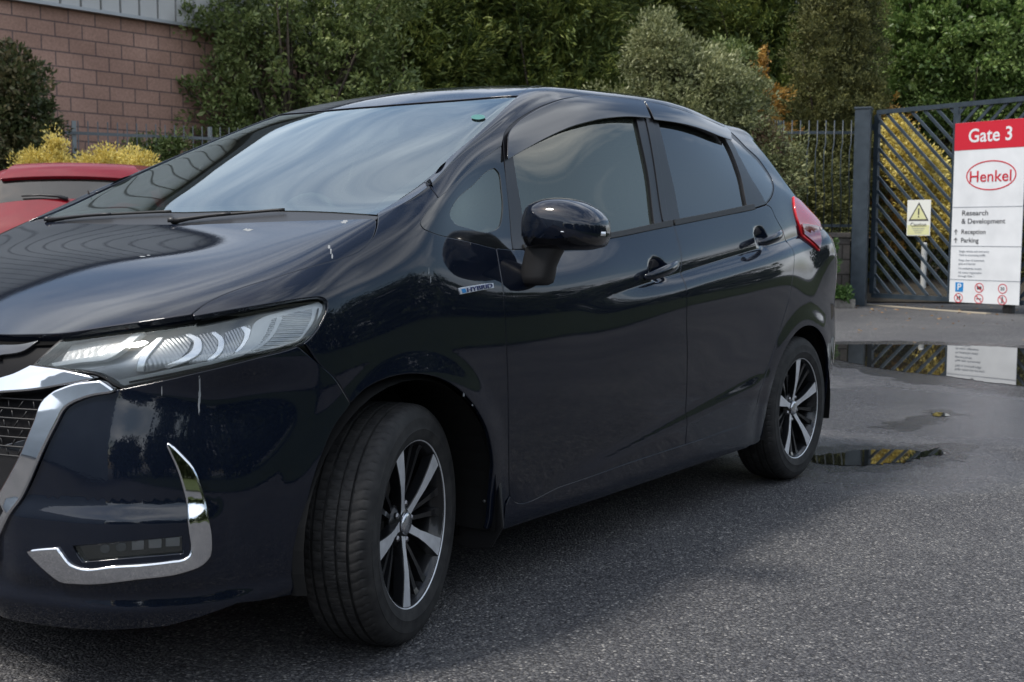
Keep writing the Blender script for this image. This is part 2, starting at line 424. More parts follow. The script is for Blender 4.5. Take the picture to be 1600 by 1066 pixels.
SEC = [(x, [(y, (screen_z(x, y) if (.05 < x < .80 and j >= 11) else z)) for j, (y, z) in enumerate(rows)]) for x, rows in SEC]
net = []
for x, rows in SEC:
    lft = [(x, -y, z) for y, z in rows]; net.append(lft+[(x, -p[1], p[2]) for p in lft[-2::-1]])
S = Surf(net, side_disp, .22, .13)
# outward normal check at the left door
_n = S.nrm([9.], [4.])[0]
if _n[1] > 0: S.sgn = -1.
# front end : plan outlines at rising heights, from the left wheel round to the right wheel
FL = [(.155,[(-.45,.735),(-.56,.68),(-.65,.58),(-.71,.45),(-.745,.30),(-.755,.15),(-.76,0)]),
(.22,[(-.45,.76),(-.57,.70),(-.67,.60),(-.735,.46),(-.775,.30),(-.79,.15),(-.795,0)]),
(.30,[(-.45,.775),(-.575,.707),(-.68,.60),(-.748,.46),(-.787,.30),(-.80,.15),(-.803,0)]),
(.40,[(-.45,.778),(-.573,.707),(-.678,.60),(-.748,.46),(-.79,.30),(-.807,.15),(-.812,0)]),
(.50,[(-.45,.775),(-.568,.705),(-.67,.60),(-.74,.46),(-.788,.30),(-.807,.15),(-.813,0)]),
(.60,[(-.44,.768),(-.555,.70),(-.655,.60),(-.728,.46),(-.78,.30),(-.802,.15),(-.81,0)]),
(.69,[(-.43,.763),(-.535,.705),(-.63,.605),(-.70,.47),(-.752,.30),(-.778,.15),(-.786,0)]),
(.76,[(-.42,.783),(-.52,.73),(-.613,.628),(-.675,.49),(-.722,.30),(-.742,.15),(-.75,0)]),
(.82,[(-.39,.782),(-.485,.723),(-.567,.628),(-.624,.49),(-.66,.30),(-.675,.15),(-.682,0)]),
(.88,[(-.35,.772),(-.425,.717),(-.487,.628),(-.527,.49),(-.556,.30),(-.570,.15),(-.577,0)]),
(.94,[(-.29,.758),(-.333,.705),(-.366,.62),(-.395,.49),(-.415,.30),(-.426,.15),(-.43,0)])]
net = []
for z, pts in FL:
    xs = [-.08, -.19, -.30]
    if z > .83: xs = [-.05, -.14, -.23]
    if z > .93: xs = [-.03, -.11, -.19]
    box = (1.2, 8, 0, 12)
    ab = S.xz([(x, z) for x in xs], (1.2, 8, 0, 11)); Q = S.raw(ab[:, 0], ab[:, 1])
    lft = [(x, q[1], z) for x, q in zip(xs, Q)]+[(x, -y, z) for x, y in pts]
    net.append(lft+[(p[0], -p[1], p[2]) for p in lft[-2::-1]])
def front_disp(P):
    x, y, z = P[..., 0], abs(P[..., 1]), P[..., 2]
    w = ss((y-.30)/.08)*(1-ss((y-.70)/.05))
    f = .013*ss((.462-z)/.05)*w*ss((z-.24)/.06)
    f = f+.015*ss((.268-z)/.05)*ss((y-.2)/.1)
    rf = np.hypot(x, z-.305)
    Q = P.copy(); Q[..., 0] = x-f*.8; Q[..., 1] = P[..., 1]+np.sign(P[..., 1])*(f*.5*ss((y-.4)/.2)+.008*(1-ss((rf-.368)/.085))*ss((z-.15)/.1))
    return Q
FS = Surf(net, front_disp, .075, .12)
_n = FS.nrm([5.], [9.])[0]
if _n[0] > 0: FS.sgn = -1.

# ---------------------------------------------------------------- the navy hatchback
car = empty('hatchback_car', (0, 0, 0))
tag(car, 'dark navy blue hatchback in the foreground with chrome front trim and its front wheel turned', 'car')
CREASE = [S.xz([(x, zchar(x)+ds) for x in np.arange(.62, 3.0, .014)], (3, 18, 0, 11.6)) for ds in (.03, .005, 0, -.005, -.018, -.035, -.062)]
def X(pts, box=None): return S.px(pts, box or (2, 18, 0, 16))
SIDE = (3, 18, 0, 11.6)
def FX(pts, box=None): return FS.px(pts, box or (0, 10, 0, 12))
def FYZ(pts): return FS.inv(pts, lambda P: P[..., [1, 2]], False, (0, 10, 1.5, 16))
def msym(segs, top):
    """left half path (starting and ending on the centre line) -> closed symmetric loop"""
    return list(segs)+[np.array([(a, top-b) for a, b in np.atleast_2d(sg)[::-1]]) for sg in segs[::-1]]
HG = [(300,491),(320,476),(352,460),(384,448),(424,436),(480,419),(532,405),(560,394),(580,376),(588.8,356),(590,344),(587,334)]
WE1 = [(587,334),(606,322),(630,307),(661,285)]
WE2 = [(661,285),(697,251),(740.6,213.8),(775,182.5),(809,154)]
SEAM_A = [(661,285),(674,294),(685,309)]
TRI_L = [(685,309),(665.6,332.5),(657.8,345),(661,356),(672,362),(712.5,373),(759,384),(776,388.5)]
CUT_F = [(776,388.5),(783,430),(789,480),(792,540),(794,600),(795,680),(795.5,740),(797,775)]
ARCH_F = [(771,728),(769,707),(761,672),(746,642),(725,616),(699,597),(669,587),(638,585),(604,592),(569,610),(548,631)]
SEAM_B = [(548,631),(532,604),(522,590),(500,570),(466,541)]
LAMP_TAIL = [(466,541),(476,536),(492,520),(506,496),(512,480),(510,470),(500,464),(480,465),(420,474),(352,485),(300,494)]
BS = (2, 14, 0, 14)
hgU = X(HG, BS)
fender = panel('front_fender', S, [hgU, X(WE1, BS), X(SEAM_A, BS), X(TRI_L, SIDE), X(CUT_F, SIDE), S.xz([(.435,.285),(.432,.225)], SIDE), S.xz([(.345,.222),(.352,.26)], SIDE), X(ARCH_F, SIDE), X(SEAM_B, SIDE), X(LAMP_TAIL, BS)], PAINT, car, step=.011, gap=.0036, rnd=.0028)
for o in fender: o['label'] = 'front wing panel, dark navy'
# hood
hc = S.xy([(-.028,-.74),(-.047,-.62),(-.07,-.42),(-.088,-.2),(-.093,0)], (1, 9, 8, 14))
hf = np.vstack([S.xy([(-.725,0),(-.722,-.12)], (0, 6, 8, 14)), X([(0,523),(50,523),(98,521),(160,512),(224,503),(300,491)], (0, 8, 6, 14))])
HOODL = [hf, hgU[:-1], hc]
panel('bonnet', S, msym(HOODL, 28), PAINT, car, mirror=False, step=.016, gap=.0065, rnd=.003, depth=.022)
gb = S.xy([(-.005,-.735),(.005,-.55),(.0,-.3),(-.01,0)], (3, 10, 9, 14))
panel('cowl_panel', S, msym([np.array([(gb[-1][0]-.42, 14.)]), np.vstack([hc[::-1][1:], ]), gb], 28), BLACK, car, mirror=False, off=-.006, step=.02)
# windscreen
wt = S.xy([(.866,-.54),(.835,-.40),(.81,-.2),(.80,0)], (6, 12, 8, 14))
WSL = [gb[::-1], X([(589,333),(625,309),(659,285),(697,251),(740.6,213.8),(775,182.5)], BS), wt]
WS = panel('windscreen', S, msym(WSL, 28), GLASS_WS, car, mirror=False, off=-.004, step=.03, depth=.005, edge=False)
# black band round the edge of the screen
def shrink_uv(segs, d, su, sv):
    sc = np.array([su, sv]); lp = loop([np.atleast_2d(s) for s in segs], sc, .03)*sc; return [inset(lp, d)/sc]
fr = panel('screen_frit', S, msym(WSL, 28), BLACK, WS, holes=[shrink_uv(msym(WSL, 28), .034, S.su, S.sv)], mirror=False, off=-.0065, step=.03, depth=.002, gap=0)
# body side frame : A pillar, roof rail, rear quarter, sill in one
DLO_TOP = [(786.6,215),(788.7,206.5),(799,194),(831,172.5),(861,159.7),(895,152),(937.5,149.5),(971.5,152),(1001,156.3),(1043.7,166),(1090.5,181),(1128.7,197),(1165,229),(1190,254),(1205,277),(1209,289),(1206,308.5),(1197,320)]
TRI_F = [(784,228),(743.7,257.5),(697,299.7),(685,309)]
CUT_R = [(1197,320),(1205,325),(1211.6,339.5),(1225,366.5),(1238.6,390),(1241,402),(1239,431),(1234.4,460),(1224.6,495.7),(1213,535),(1200,574),(1187,613),(1180,640),(1172.6,656),(1161,664)]
BOT_R = [(1161,664),(1080,691.6),(1071,694.5)]
BOT_F = [(1071,694.5),(950,735),(880,759),(805,784),(797,775)]
cutr, botr, botf, cutf = X(CUT_R, SIDE), X(BOT_R, SIDE), X(BOT_F, SIDE), X(CUT_F, SIDE)
arcR = S.xz([(2.53+.352*math.cos(t), .305+.352*math.sin(t)) for t in np.linspace(R(-12), R(192), 25)], (8, 18, 0, 10))
topb = wt[0]
body_side = panel('body_side', S, [X(WE2[:-1], BS), np.array([tuple(topb), (9, 11.45), (10, 11.42), (12, 11.4), (13.2, 11.4)]), np.array([(13.2, 11.4), (13.9, 9.9), (14.35, 9.0), (14.7, 8.2), (15.3, 7.4), (15.4, 6.3), (15.35, 4.0), (15.2, 1.0)]), arcR,
    S.xz([(2.17,.235),(2.15,.205)], SIDE), S.xz([(.45,.20),(.44,.215),(.4385,.27)], SIDE), botf[::-1], botr[::-1], cutr[::-1], X(DLO_TOP, SIDE)[::-1], X(TRI_F, SIDE), X(SEAM_A, BS)[::-1]], PAINT, car, step=.012, lines=CREASE)
for o in body_side: o['label'] = 'roof rail, rear quarter and sill panel'
BCUT = [(1053,352),(1062,385),(1069,440),(1073,500),(1074,560),(1072.5,620),(1071,694.5)]
bc = X(BCUT, SIDE)
BELT_LO = [(801.6,390.3),(860,385),(954.5,371.5),(1022.5,358),(1052,352)]
panel('front_door', S, [cutf[::-1], X([(776,388.5),(801.6,390.8)], SIDE), X(BELT_LO, SIDE), bc, botf], PAINT, car, step=.0105, lines=CREASE, gap=.0022, rnd=.0036)
panel('rear_door', S, [bc[::-1], X([(1053,352),(1120,338.5),(1179.7,326.5),(1197,321)], SIDE), cutr, botr], PAINT, car, step=.0105, lines=CREASE, gap=.0022, rnd=.0036)
# window frames and glass
GF = [[(803.6,245.6),(809,280),(816,321),(823,372)], [(823,375),(880,371),(954.5,364.5),(1022.5,349)], [(1022.5,349),(1014,278.7),(1001,215),(990,172)], [(990,172),(940,164),(890,168),(845,186),(803.6,226)]]
GR = [[(1022,171),(1043.7,244.7),(1056.5,300),(1064,340)], [(1064,340),(1110,332),(1167,321)], [(1167,321),(1156,270),(1133,217),(1118,200)], [(1118,200),(1075,184),(1022,171)]]
GQ = [[(1139,212),(1165,235),(1188,258),(1203,280),(1206,289),(1203,305),(1197,314)], [(1197,314),(1175,277),(1155,240)]]
belt = X([(1197,320),(1179.7,325.5),(1120,337),(1052,351),(954.5,370),(860,384),(801.6,389.5)], SIDE)
gfU, grU, gqU = [[X(s, SIDE) for s in g] for g in (GF, GR, GQ)]
panel('window_frame', S, [X(DLO_TOP, SIDE), belt, X([(801.6,389.5),(797,339),(790.6,276),(786.6,215)], SIDE)], FRAMEB, car, holes=[gfU, grU, gqU], off=-.002, gap=.003)
for nm, g, gm, of in (('front_window', gfU, GLASS_F, -.012), ('rear_window', grU, GLASS_R, -.012), ('quarter_window', gqU, GLASS_R, -.002)):
    panel(nm, S, g, gm, car, off=of, gap=-.006, depth=.004, step=.03)
tri = [X(TRI_L, SIDE), X([(801.6,390.3),(797,339),(790.6,276),(784,228)], SIDE), X(TRI_F, SIDE)]
trin = [X([(773.4,263),(779.7,270),(783.8,295),(786,320),(785,335.6),(781,352.8),(772,360),(762.5,363),(731,356),(709.4,346.6),(703.8,332.5),(709.4,320),(740.6,288.8),(765,266),(773.4,263)], SIDE)]
panel('corner_window', S, tri, FRITG, car, holes=[trin], off=-.001)
panel('corner_glass', S, trin, GLASS_F, car, off=-.004, gap=-.004, depth=.003, step=.03)
# belt moulding
lo_ = X([(820,391),(860,386.5),(954.5,372),(1022.5,358.5),(1051,352.8)], SIDE); hi_ = X([(1050,344.6),(1022.5,350.5),(954.5,364.5),(860,377),(818,383)], SIDE)
panel('belt_moulding', S, [lo_, hi_], RUBBERT, car, off=.004, gap=.0005, rnd=.003, depth=.01)
lo_ = X([(1054,352.3),(1120,339),(1179.7,327)], SIDE); hi_ = X([(1177.6,319.5),(1120,331.5),(1053,344.3)], SIDE)
panel('belt_moulding', S, [lo_, hi_], RUBBERT, car, off=.004, gap=.0005, rnd=.003, depth=.01)
# door edge pillar strip (black sash between the two windows)
panel('pillar_trim', S, [X([(1001,166),(1022,255),(1036,347)], SIDE), X([(1045,345),(1032,262),(1014,169)], SIDE)], FRAMEB, car, off=.0015, gap=.001)
# wind deflectors
VIS = mat('smoked_acrylic', (.010, .010, .012), .09, 0, .6, .5, .05)
def visor_off(lo, hi):
    return lambda P: .004+.020*ss((hi-P[:, 2])/(hi-lo))
VF = [X([(788.7,251),(805.7,241),(844,220),(878,204),(912,193),(946,186.5),(980,184.5),(1012,186.5)], SIDE), X([(1012,186.5),(1006,172),(1001,159)], SIDE), X([(1001,161.5),(971.5,157.5),(937.5,155),(895,157.5),(862,165.5),(832.5,178.5),(803,199),(793,210),(790,218)], SIDE)]
panel('wind_deflector', S, VF, VIS, car, off=.013, gap=0, rnd=.002, depth=.003)
VR = [X([(1018,189),(1065,196),(1099,206),(1120,214.5),(1139,221)], SIDE), X([(1139,221),(1137,208),(1129,200.5)], SIDE), X([(1129,203),(1090.5,186.5),(1043.7,171.5),(1004,162)], SIDE)]
panel('wind_deflector', S, VR, VIS, car, off=.013, gap=0, rnd=.002, depth=.003)
# roof, tailgate, rear bumper
panel('roof', S, msym([wt[::-1], np.array([tuple(topb), (9, 11.45), (10, 11.42), (12, 11.4), (13.2, 11.4)]), np.array([(13.2, 11.4), (13.25, 12.5), (13.27, 14)])], 28), PAINT, car, mirror=False, step=.03)
tg = [np.array([(13.27, 14), (13.25, 12.5), (13.2, 11.4)]), np.array([(13.2, 11.4), (13.9, 9.9), (14.35, 9.0), (14.7, 8.2), (15.3, 7.4)]), np.array([(15.3, 7.4), (16, 7.0), (17, 6.2), (17.9, 6.2), (17.97, 14)])]
tw = [np.array([(13.45, 14), (13.42, 12.5), (13.45, 11.5), (13.9, 10.4), (14.6, 9.6), (14.9, 11.5), (15.0, 14)])]
tgo = panel('tailgate', S, msym(tg, 28), PAINT, car, holes=[msym(tw, 28)], mirror=False, step=.03)
panel('rear_glass', S, msym(tw, 28), GLASS_R, tgo, mirror=False, step=.04, off=-.003)
panel('rear_bumper', S, msym([np.array([(17.97, 14), (17.9, 6.2), (17, 6.2), (16, 7.0), (15.3, 7.4)]), np.array([(15.3, 7.4), (15.4, 6.3), (15.35, 4.0), (15.2, 1.0)]), np.array([(15.2, 1.0), (15.2, 0), (18, 0), (18, 14)])], 28), PAINT, car, mirror=False, step=.03, gap=.001)
REDL = mat('tail_lamp_red', (.55, .008, .014), .12, 0, .6, 1., .02); REDD = mat('tail_lamp_dark_red', (.16, .004, .008), .12, 0, .6, 1., .02)
tl = [X([(1239,309),(1252,318),(1268,334),(1277,345),(1279.5,356)], SIDE), X([(1279.5,358),(1280,375),(1278,392)], SIDE), X([(1278,392),(1264,378),(1251,367),(1247,350),(1239,309)], SIDE)]
tlo = panel('tail_lamp', S, tl, REDL, car, off=.008, gap=0, rnd=.004)
tdk = panel('lower_lens', S, [X([(1249,352),(1265,353),(1279,357)], SIDE), X([(1279,359),(1279.3,375),(1277,389)], SIDE), X([(1277,389),(1264,377),(1252,366),(1249,352)], SIDE)], REDD, car, off=.015, gap=0, rnd=.002)
for pr, o in zip(tlo, tdk): o.parent = pr

# ---- black shell just inside the panels so gaps read dark
RIMU = X(DLO_TOP, SIDE)
sideloop = [np.array([(4.2, 11.3), (6, 11.2), (9, 11.3), (13.1, 11.3)]), np.array([(13.9, 9.8), (14.7, 8.2), (15.3, 7.2), (15.3, 1.2)]), arcR, S.xz([(2.17,.23),(.45,.23)], SIDE), S.xz([(.36,.25)], SIDE), X(ARCH_F, SIDE), np.array([(3.7, 4.4), (3.5, 5.0), (3.15, 5.6), (3.3,5.9),(3.5, 6.3), (3.6, 7.0), (3.0, 7.6), (2.9, 8.6), (3.7, 8.6), (4.4, 8.5), (4.9, 9.6), (5.05, 10.9)])]
dloh = [RIMU, X([(1197,320),(1052,351),(954.5,370),(860,384),(801.6,389.5)], SIDE), X([(801.6,389.5),(759,384),(712.5,373),(672,362),(661,356),(657.8,345),(665.6,332.5),(685,309),(697,299.7),(743.7,257.5),(784,228)], SIDE)]
def smallx(segs, d):
    return shrink_uv(segs, d, S.su, S.sv)
panel('inner_panel', S, [sg for sg in sideloop[1:-1]]+[np.array([(4.2, 8.4), (5.0, 9.0), (5.5, 10.0), (6.5, 10.5), (9, 11.0), (13.1, 11.2)])], INNER, car, holes=[smallx(dloh, .02)], off=-.017, gap=.012, step=.03, edge=False)
panel('inner_panel', S, msym(HOODL, 28), INNER, car, off=-.02, gap=-.02, mirror=False, step=.05, edge=False)

# ---------------------------------------------------------------- front end
GR_L = [(176,600),(180,612.7),(135,622),(107,636),(90,664),(34,782),(0,839)]
bum = [FYZ([(0,.165),(-.3,.165),(-.5,.17),(-.62,.18)]), FYZ([(-.62,.18),(-.66,.183)]),
       X([(470,905),(466,890)], (0, 14, 0, 6)) if False else FX([(371,943),(420,937),(462,928)]),
       FX([(467,880),(478,800),(500,720),(522,668),(548,631)]), FX(SEAM_B), FX([(466,541),(456,545),(400,560),(320,580),(240,598),(188,608),(180,609)]), FX(GR_L[1:]), FYZ([(-.27,.27),(-.22,.25),(0,.25)])]
fogs = [FX([(115.6,854.6),(200,847.5),(283.7,839.7)]), FX([(283.7,839.7),(284.6,863.7)]), FX([(284.6,863.7),(200,871),(129,877)]), FX([(129,877),(121,866),(115.6,854.6)])]
fogR = [np.array([(a, 18-b) for a, b in sg[::-1]]) for sg in fogs[::-1]]
FCR = [FYZ([(y, z) for y in np.arange(-.72, .721, .018)]) for z in (.470, .455, .445, .435, .425, .412, .40, .275, .262, .252, .242, .232, .218)]
panel('front_bumper', FS, msym(bum, 18), PAINT, car, holes=[fogs, fogR], mirror=False, step=.0105, lines=FCR, gap=.0026, rnd=.0024)
GRI = mat('grille_black', (.006, .006, .007), .6, 0, .12)
gl_ = [FYZ([(0,.24),(-.28,.26)]), FX([(20,800),(60,715),(105,640),(140,622),(188,604)]), FX([(160,575),(104,572),(60,560),(110,515),(98,512)]), FX([(40,512),(0,512)]), FYZ([(-.1,.835),(0,.84)])]
panel('grille', FS, msym([FYZ([(0,.23),(-.28,.25)]), FX([(0,850),(50,775),(115,650),(150,625),(190,600)]), FX([(190,600),(130,560),(150,520),(98,508)]), FX([(98,508),(40,512),(0,512)]), FYZ([(-.1,.84),(0,.845)])], 18), GRI, car, mirror=False, off=-.035, step=.02, edge=False)
panel('grille_bar', FS, [FX([(0,523),(50,523),(98,525)]), FX([(98,525),(72,552),(50,571)]), FX([(50,571),(24,582),(0,588)]), FYZ([(-.25,.715),(0,.722)]), FYZ([(0,.79),(-.15,.79)])], MATTEB, car, off=-.008, gap=.001)
panel('grille_bar', FS, [FX([(0,540),(40,538),(62,533)]), FX([(62,533),(40,548),(0,556)]), FYZ([(-.25,.750),(0,.752)]), FYZ([(0,.765),(-.2,.765)])], GLOSSB, car, off=.003, gap=.001)
# chrome wing and the long diagonal strip
panel('chrome_wing', FS, [FX([(0,594),(25,586),(50,574)]), FX([(50,574),(101,581),(147,591)]), FX([(147,591),(112,598),(56,608),(0,612.7)]), FYZ([(-.27,.672),(0,.672)]), FYZ([(0,.705),(-.22,.702)])], CHROME, car, off=.008, gap=.001, rnd=.005, depth=.03)
panel('chrome_strip', FS, [FX([(90,612.7),(120,602),(159,597)]), FX([(159,597),(180,611)]), FX([(180,611),(135,620),(105,635),(88,664),(60,722),(32,782),(0,837)]), FYZ([(-.30,.31),(-.25,.265)]), FYZ([(-.22,.28),(-.27,.33),(-.335,.425)]), FX([(0,777),(18,745),(39,704),(56,663),(73,625),(90,612.7)])], CHROME, car, off=.010, gap=.0015, rnd=.006, depth=.03)
panel('lower_grille_frame', FS, [FX([(0,696),(42,684)]), FX([(42,684),(36,712),(0,770)]), FYZ([(-.30,.42),(-.2,.42),(0,.42)]), FYZ([(0,.53),(-.2,.53)])], GLOSSB, car, off=-.014, gap=.002, rnd=.004)
# honeycomb bars
def fs_at(y, z, off):
    ab = FYZ([(y, z)]); P = FS.ev(ab[:, 0], ab[:, 1])[0]; n = FS.nrm(ab[:, 0], ab[:, 1])[0]; return P+n*off
bm = bmesh.new(); zz = np.arange(.545, .672, .021)
for i, z in enumerate(zz):
    ys = np.linspace(-.40-.04*(z-.54)/.13, .40+.04*(z-.54)/.13, 37)
    ab = FYZ([(y, z) for y in ys]); P = FS.ev(ab[:, 0], ab[:, 1])+FS.nrm(ab[:, 0], ab[:, 1])*-.012
    add_tube(bm, P, .0022, 5)
    if i < len(zz)-1:
        yv = np.arange(-.42, .43, .034)+(.017 if i % 2 else 0)
        a1 = FYZ([(y-.005*(1 if k % 2 else -1), z) for k, y in enumerate(yv)]); a2 = FYZ([(y+.005*(1 if k % 2 else -1), z+.021) for k, y in enumerate(yv)])
        p1 = FS.ev(a1[:, 0], a1[:, 1])+FS.nrm(a1[:, 0], a1[:, 1])*-.014; p2 = FS.ev(a2[:, 0], a2[:, 1])+FS.nrm(a2[:, 0], a2[:, 1])*-.014
        for u, v in zip(p1, p2): add_tube(bm, [u, v], .0018, 4)
bm_obj('grille_mesh', bm, BLACK, car, smooth=True)
# C shaped chrome and fog lamp
COUT = [(264,694),(282,712),(300,733),(313.5,769),(322.5,811),(327.6,847),(325.5,868),(315,880),(294,889),(210,902.5),(120,908.5),(96,905.5),(81,895),(46.5,862)]
CIN = [(91.5,858),(100,871),(111,883),(123,888.5),(180,886.7),(270,878.6),(290,875),(298,869),(301,860),(298.6,832),(292.6,775),(279,730),(264,697)]
cs = panel('fog_surround', FS, [FX(COUT), FX([(46.5,862),(68,859.5),(91.5,858)]), FX(CIN)], CHROME, car, off=.008, gap=.0005, rnd=.006, depth=.03, step=.008)
fogb = panel('fog_lamp', FS, fogs, GLOSSB, car, off=-.012, gap=0, rnd=.002, depth=.02)
SILV = mat('lamp_reflector', (.80, .81, .82), .22, .6)
WHT = mat('lamp_diffuser', (.60, .62, .63), .25, .1, .6)
for k in range(5):
    cx = 160.5+k*25.8+k*k*.35; cy = 859.5-k*2.7; w = 7+k*.8; h = 6.4
    if k < 2: lo = [FX([(cx+w*math.cos(t), cy+h*math.sin(t)) for t in np.linspace(0, 2*math.pi, 13)])]
    else: lo = [FX([(cx-w,cy-h+1),(cx+w,cy-h)]), FX([(cx+w,cy-h),(cx+w,cy+h-1)]), FX([(cx+w,cy+h-1),(cx-w,cy+h)]), FX([(cx-w,cy+h),(cx-w,cy-h+1)])]
    for pr, o in zip(fogb, panel('led_lens', FS, lo, mat('led_lens', (.10,.11,.12) if k < 2 else (.30,.31,.32), .10, .6, .6, 1), car, off=-.009, gap=0, rnd=.0025, depth=.004, step=.01)): o.parent = pr
for pr, o in zip(fogb, panel('lamp_lens', FS, fogs, GLASS_CL, car, off=-.004, gap=.0005, depth=.004, step=.03)): o.parent = pr
# dark number-plate-less lower lip
panel('lower_intake', FS, msym([FYZ([(0,.235),(-.26,.235),(-.30,.29),(-.33,.40)]), FYZ([(-.33,.44),(0,.44)])], 18), BLACK, car, off=-.03, mirror=False, step=.04)

# ---------------------------------------------------------------- headlamps
def c1(pts): return [(x/2.5, 300+y/2.5) for x, y in pts]
LAMP_TOP = [(104,522),(160,514),(224,506),(300,494),(352,485),(420,474),(480,465),(500,464),(508,467),(511.5,473),(512,480),(506,496),(492,520),(476,536),(456,545)]
LAMP_BOT = [(456,545),(400,560),(320,580),(240,598),(190,607),(180,603),(160,590),(148,585),(100,578),(50,571)]
lampU = [FX(LAMP_TOP), FX(LAMP_BOT), FX([(50,571),(74,548),(104,522)])]
HOUS = mat('lamp_housing', (.34, .345, .35), .3, .5, .5, .4)
HDARK = mat('lamp_bezel_dark', (.02, .021, .022), .35, .2)
RIBS = mat('ribbed_reflector', (.70, .72, .74), .25, .3)
_w = N(RIBS, 'ShaderNodeTexWave', Scale=38., Distortion=0.); _w.bands_direction = 'Z'; LK(RIBS, coords(RIBS), _w.inputs['Vector']); LK(RIBS, bump(RIBS, _w.outputs['Fac'], .9, .004), bsdf(RIBS).inputs['Normal'])
CELL = mat('indicator_reflector', (.78, .78, .78), .2, .5)
_w = N(CELL, 'ShaderNodeTexVoronoi', Scale=60.); LK(CELL, coords(CELL), _w.inputs['Vector']); LK(CELL, bump(CELL, _w.outputs['Distance'], .35, .003), bsdf(CELL).inputs['Normal'])
lamp = panel('headlamp', FS, lampU, HOUS, car, off=-.032, gap=.002, rnd=.001, depth=.002, step=.02)
for o in lamp: o['label'] = 'clear headlamp with silver reflectors'
def lpart(name, pts, m, off, depth=.012, rnd=.0015, gap=0, segs=None):
    segs = segs or [FX(c1(pts))]
    for pr, o in zip(lamp, panel(name, FS, segs, m, car, off=off, gap=gap, rnd=rnd, depth=depth, step=.012, bstep=.006)): o.parent = pr
# side wall of the housing (dark rim between lens and bowl)
for pr, o in zip(lamp, panel('lamp_rim', FS, lampU, BLACK, car, holes=[shrink_uv(lampU, .005, FS.su, FS.sv)], off=-.001, gap=.0006, rnd=.001, depth=.014, step=.02)): o.parent = pr
dz = lambda pts: pts
lpart('indicator', [(262,578),(350,560),(440,545),(520,535),(470,570),(400,625),(330,640),(220,655),(240,610),(262,578)], CELL, -.020)
lpart('indicator_bulb', [(444,585),(475,572),(470,590),(450,600),(444,585)], mat('amber_bulb', (.75,.22,.05), .3), -.017)
def seg2(*g): return [FX(c1(s)) for s in g]
lpart('light_guide', None, WHT, -.010, segs=seg2([(190,664),(300,645),(395,628),(470,575),(528,534)], [(528,534),(556,532)], [(556,532),(490,590),(412,644),(300,660),(198,676)], [(198,676),(190,664)]))
lpart('light_guide', None, WHT, -.009, segs=seg2([(456,738),(600,712),(720,686),(860,652),(935,622),(975,570),(1005,500),(1030,485),(1100,464),(1250,424)], [(1250,424),(1262,436),(1250,480),(1222,525),(1180,582),(1110,606),(960,645),(800,690),(640,726),(470,758)], [(470,758),(456,738)]))
lpart('side_cell', None, RIBS, -.008, segs=seg2([(1068,492),(1140,470),(1222,450)], [(1222,450),(1212,500),(1165,572),(1100,594),(1000,620),(955,636)], [(955,636),(1010,600),(1045,545),(1068,492)]))
lpart('side_rib', None, HOUS, -.0095, rnd=.001, segs=seg2([(1035,500),(1060,493),(1040,545),(1000,600),(950,632)], [(950,632),(900,648),(960,612),(1000,560),(1035,500)]))
lpart('side_rib', None, WHT, -.0055, rnd=.001, segs=seg2([(1085,487),(1100,483),(1085,530),(1050,580),(1010,612)], [(1010,612),(990,618),(1040,575),(1070,530),(1085,487)]))
BOWL = mat('reflector_bowl', (.36, .365, .37), .28, .6)
_w = N(BOWL, 'ShaderNodeTexWave', Scale=55., Distortion=1.); LK(BOWL, coords(BOWL), _w.inputs['Vector']); LK(BOWL, bump(BOWL, _w.outputs['Fac'], .25, .004), bsdf(BOWL).inputs['Normal'])
for pts in ([(612,552),(680,536),(735,540),(728,590),(690,640),(630,690),(530,704),(545,640),(570,595),(612,552)],
            [(752,540),(800,528),(846,528),(866,565),(858,612),(826,652),(730,668),(765,630),(778,590),(752,540)],
            [(878,530),(930,512),(985,506),(978,555),(945,610),(905,640),(842,652),(872,612),(882,570),(878,530)]):
    lpart('reflector_bowl', pts, BOWL, -.024, depth=.012)
lpart('groove', None, HDARK, -.0045, depth=.002, rnd=.0006, segs=seg2([(500,742),(640,716),(800,682),(960,638),(1110,600),(1180,572),(1222,515),(1244,450)], [(1248,452),(1228,520),(1184,578),(1112,606),(962,645),(800,689),(640,723),(502,748)]))
for pts1, pts2 in (([(606,548),(562,592),(530,642),(520,702)], [(546,702),(556,642),(586,594),(624,549)]),
                   ([(735,535),(778,560),(776,612),(722,657),(648,690)], [(634,686),(700,645),(746,603),(754,570),(718,536)]),
                   ([(838,530),(872,560),(866,612),(828,654)], [(806,658),(846,612),(854,568),(824,531)]),
                   ([(958,512),(985,530),(975,566),(940,616)], [(925,618),(955,570),(962,540),(945,514)])):
    lpart('reflector', None, SILV, -.018, depth=.014, rnd=.003, segs=seg2(pts1, [pts1[-1], pts2[0]], pts2, [pts2[-1], pts1[0]]))
for pr, o in zip(lamp, panel('lamp_lens', FS, lampU, GLASS_CL, car, off=-.0005, gap=.004, depth=.003, step=.02)): o.parent = pr

